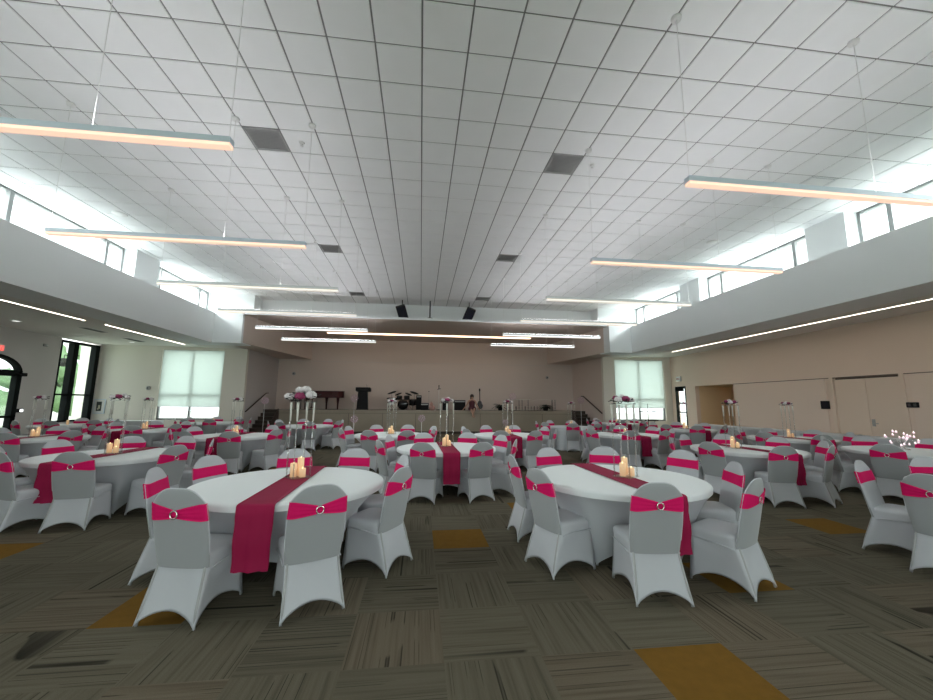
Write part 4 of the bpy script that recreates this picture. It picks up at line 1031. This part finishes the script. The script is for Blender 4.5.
def amp(x, y, w, d, h, label):
    t = empty('amplifier', (x, y, Z)); s = MB(); s.rbox(-w/2, w/2, -d/2, d/2, 0, h, .015); s.build('cabinet', M['black'], t)
    s = MB(); s.box(-w/2+.03, w/2-.03, -d/2-.005, -d/2, .03, h-.14); s.build('grille', M['black'], t)
    s = MB(); s.box(-w/2+.03, w/2-.03, -d/2-.006, -d/2, h-.11, h-.04)
    for k in range(5): s.lathe([(.012, 0), (.01, .015)], 8, M=Matrix.Translation((-w/4+k*w/8, -d/2-.006, h-.075)) @ RX)
    s.build('control_strip', M['vent'], t); setp(t, label, 'amplifier')
amp(.22, 20.9, .42, .3, .38, 'small black amplifier right of the drum kit'); amp(1.35, 20.9, .30, .3, .52, 'tall narrow black amplifier left of the wide one'); amp(2.12, 20.9, .62, .34, .55, 'wide black amplifier behind the seated person'); amp(-.1, 21.6, .3, .3, .8, 'tall dark amplifier behind the small one')
t = empty('microphone_stand', (.98, 20.9, Z)); s = MB(); s.lathe([(.14, 0), (.14, .02), (.02, .04)], 16); s.build('base', M['black'], t)
s = MB(); s.tube([(0, 0, .03), (0, 0, 1.15)], .012, 8); s.build('pole', M['paper'], t); s = MB(); s.tube([(0, 0, 1.13), (0, -.02, 1.35)], [.02, .03]); s.tube([(-.08, 0, 1.12), (.1, 0, 1.16)], .018); s.build('microphone', M['black'], t)
setp(t, 'pale microphone stand with black microphone between the amplifiers', 'microphone stand')
t = empty('microphone_stand', (.45, 21.4, Z)); s = MB(); s.lathe([(.12, 0), (.12, .02), (.02, .04)], 16); s.build('base', M['black'], t)
s = MB(); s.tube([(0, 0, .03), (0, 0, 1.0)], .008, 6); s.build('pole', M['vent'], t); s = MB(); s.ball((0, 0, 1.02), .03, 8, 6); s.build('microphone', M['black'], t)
setp(t, 'thin grey microphone stand behind the small amplifier', 'microphone stand')
t = empty('guitar', (3.22, 20.7, Z)); Tt = Matrix.Rotation(math.radians(-8), 4, 'X')
s = MB(); pts = []
for k in range(28):
    a = 2*PI*k/28; w = .17+.03*math.cos(2*a) ; zz = .30+.24*math.sin(a); xx = w*math.cos(a)*(1.0 if math.sin(a) < .1 else .80)*(.82+.18*abs(math.sin(a*1.0-.2)))
    pts.append((xx, zz))
s.add([(x, y, z) for y in (-.03, .03) for x, z in pts], [tuple(range(28)), tuple(range(55, 27, -1))]+[(i, 28+i, 28+(i+1) % 28, (i+1) % 28) for i in range(28)], M=Tt); s.build('body', M['black_gloss'], t)
s = MB(); s.box(-.025, .025, -.045, -.02, .5, 1.05, M=Tt); s.build('neck', M['wood_dark'], t)
s = MB(); s.box(-.04, .04, -.04, -.02, 1.05, 1.2, M=Tt); s.build('headstock', M['black'], t)
s = MB(); s.tube([(-.15, .1, 0), (0, .05, .35), (.15, .1, 0)], .01); s.tube([(0, .3, 0), (0, .05, .35)], .01); s.build('stand', M['black'], t)
setp(t, 'black guitar upright on a stand right of the seated person', 'guitar')
t = empty('cloth_bag', (.62, 20.35, Z)); s = MB(); s.ball((0, 0, .12), .15, 12, 8, 0, (1.1, .8, .85), .08); s.ball((-.05, 0, .30), .10, 10, 8, 0, (.9, .8, 1.2), .08); s.build('body', M['pink_bag'], t)
s = MB(); s.tube([(-.1, 0, .36), (-.08, -.05, .5), (.0, 0, .38)], .012); s.build('strap', M['skin'], t); setp(t, 'pinkish slumped cloth bag by the small amplifier', 'bag')
def fern(x, y, label):
    t = empty('potted_fern', (x, y, Z)); s = MB(); s.lathe([(.11, 0), (.15, .2), (.16, .22), (.13, .22)], 16); s.build('pot', M['black'], t); s = MB(); rr = random.Random(int(x*7))
    for k in range(34):
        a = rr.uniform(0, 2*PI); L_ = rr.uniform(.3, .52); e = rr.uniform(.2, 1.3); d = Vector((math.cos(a), math.sin(a), 0)); sd = Vector((-math.sin(a), math.cos(a), 0)); pv = None
        for q in range(7):
            u = q/6; p = Vector((0, 0, .2))+d*L_*u*math.cos(e*.5)+Vector((0, 0, L_*(math.sin(e)*u-.75*u*u))); w = .045*math.sin(PI*min(1, u*.9+.1))
            cur = (p-sd*w, p+sd*w, p+Vector((0, 0, .012)))
            if pv: s.add([pv[0], pv[2], pv[1], cur[0], cur[2], cur[1]], [(0, 1, 4, 3), (1, 2, 5, 4)])
            pv = cur
    s.build('fronds', M['leaf_green'], t); setp(t, label, 'plant')
fern(4.35, 20.7, 'dark potted fern on stage left of the low rack'); fern(6.9, 20.6, 'dark potted fern on stage in front of the low rack')
t = empty('metal_rack', (6.35, 21.7, Z)); s = MB(); s.tube([(-1.4, 0, .06), (1.5, 0, .06)], .022, 6); s.tube([(-1.4, 0, .62), (.0, 0, .62)], .020, 6); s.tube([(-1.4, 0, .22), (1.5, 0, .22)], .012, 6)
s.tube([(0+.15*k, 0, .52+.12*math.sin(PI*k/10)) for k in range(11)], .013, 6); s.build('rails', M['rack'], t)
for k in range(17):
    xx = -1.4+k*.18; s = MB(); s.tube([(xx, 0, 0), (xx, 0, .24 if k not in (0, 1, 2, 4, 5, 7, 15, 16) else .62)], .016 if k % 3 else .026, 6); s.build('post', M['rack_dark'], t)
setp(t, 'low pale metal rack with thin posts at the back of the stage', 'rack')

# person sitting on the edge of the stage
def skin_fig(name, verts, edges, radii, mtl, parent):
    me = bpy.data.meshes.new(name); me.from_pydata(verts, edges, []); o = bpy.data.objects.new(name, me); COL.objects.link(o); o.parent = parent
    me.materials.append(mtl); m = o.modifiers.new('skin', 'SKIN'); m.use_smooth_shade = True
    for v, r in zip(me.skin_vertices[0].data, radii): v.radius = (r[0], r[1]) if isinstance(r, tuple) else (r, r)
    me.skin_vertices[0].data[0].use_root = True
    sb = o.modifiers.new('sub', 'SUBSURF'); sb.levels = 1; sb.render_levels = 2
    return o
t = empty('person', (2.70, 19.97, Z))
V = [(0, .12, .10), (0, .13, .26), (0, .13, .42), (0, .12, .54), (0, .11, .60), (0, .10, .68), (0, .09, .76),
     (-.17, .12, .50), (-.27, .08, .30), (-.42, .02, .12), (-.48, -.02, .05),
     (.17, .12, .50), (.26, .10, .28), (.36, .06, .08), (.40, .0, .04),
     (-.09, .10, .09), (-.07, -.14, .08), (.06, -.20, -.30), (.10, -.30, -.36),
     (.09, .10, .09), (.09, -.16, .10), (.00, -.24, -.28), (-.05, -.35, -.32)]
E = [(0, 1), (1, 2), (2, 3), (3, 4), (4, 5), (5, 6), (3, 7), (7, 8), (8, 9), (9, 10), (3, 11), (11, 12), (12, 13), (13, 14), (0, 15), (15, 16), (16, 17), (17, 18), (0, 19), (19, 20), (20, 21), (21, 22)]
Rr = [.13, .11, .13, .10, .045, .085, .075, .055, .04, .032, .028, .055, .04, .032, .028, .085, .06, .042, .03, .085, .06, .042, .03]
body = skin_fig('body', V, E, Rr, M['skin'], t)
s = MB(); s.lathe([(.19, .02), (.175, .12), (.145, .26), (.165, .40), (.15, .50), (.09, .55)], 16, M=Matrix.Translation((0, .125, 0)) @ Matrix.Diagonal((1, .8, 1, 1))); s.rbox(-.19, .19, -.16, .2, .0, .19, .04); s.build('dress', M['dress'], t)
s = MB(); s.ball((0, .13, .75), .115, 12, 8, 0, (.95, .95, 1.05)); s.ball((0, .19, .64), .09, 10, 6, 0, (1, .7, 1.2)); s.build('hair', M['hair'], t)
s = MB()
for sx in (-1, 1): s.ball((sx*.035, .012, .73), .011, 6, 5)
s.build('eyes', M['black'], t)
s = MB()
for hx, hy, hz, sg in ((-.48, -.02, .05, -1), (.40, 0, .04, 1)):
    for k in range(4): s.tube([(hx, hy+.02*(k-1.5), hz), (hx+sg*.045, hy+.028*(k-1.5)-.02, hz-.015), (hx+sg*.075, hy+.034*(k-1.5)-.03, .012)], [.010, .009, .007], 6)
    s.tube([(hx, hy-.03, hz), (hx-sg*.01, hy-.065, .015)], [.011, .008], 6)
s.build('fingers', M['skin'], t)
setp(t, 'person in a maroon dress sitting on the stage edge with legs crossed', 'person')

# music stands and instruments near the right shaded window
t = empty('cymbal_stand', (10.6, 16.9, 0)); s = MB()
s.tube([(0, 0, .3), (0, 0, 1.62)], .014, 6)
for k in range(3): s.tube([(0, 0, .5), (.3*math.cos(k*2.1), .3*math.sin(k*2.1), .01)], .012, 6)
s.build('tripod', M['black'], t); s = MB(); s.tube([(-.42, 0, 1.24), (.5, 0, 1.23)], .016, 6); s.build('arm', M['black'], t)
s = MB(); s.lathe([(.0, .02), (.14, .0), (.14, -.006)], 16, M=Matrix.Translation((-.38, 0, 1.26))); s.lathe([(.0, .02), (.18, .0), (.18, -.006)], 16, M=Matrix.Translation((.4, 0, 1.24)) @ Matrix.Rotation(.2, 4, 'Y')); s.build('cymbals', M['vent'], t)
s = MB(); s.tube([(-.28, 0, 1.60), (.26, 0, 1.60)], .006, 5); s.build('crossbar', M['vent'], t); setp(t, 'dark stand with wide crossbar before the right shaded window', 'stand')
t = empty('keyboard', (10.85, 17.3, 0)); s = MB(); s.rbox(-.45, .45, -.15, .15, .80, .87, .02); s.build('case', M['black'], t)
s = MB(); s.tube([(-.35, 0, 0), (.35, 0, .80)], .016); s.tube([(.35, 0, 0), (-.35, 0, .80)], .016); s.build('stand', M['black'], t)
s = MB()
for k in range(30): s.box(-.42+k*.028, -.42+k*.028+.026, -.14, -.02, .871, .878)
s.build('keys', M['paper'], t); setp(t, 'dark electronic keyboard on crossed legs below the right shaded window', 'keyboard')
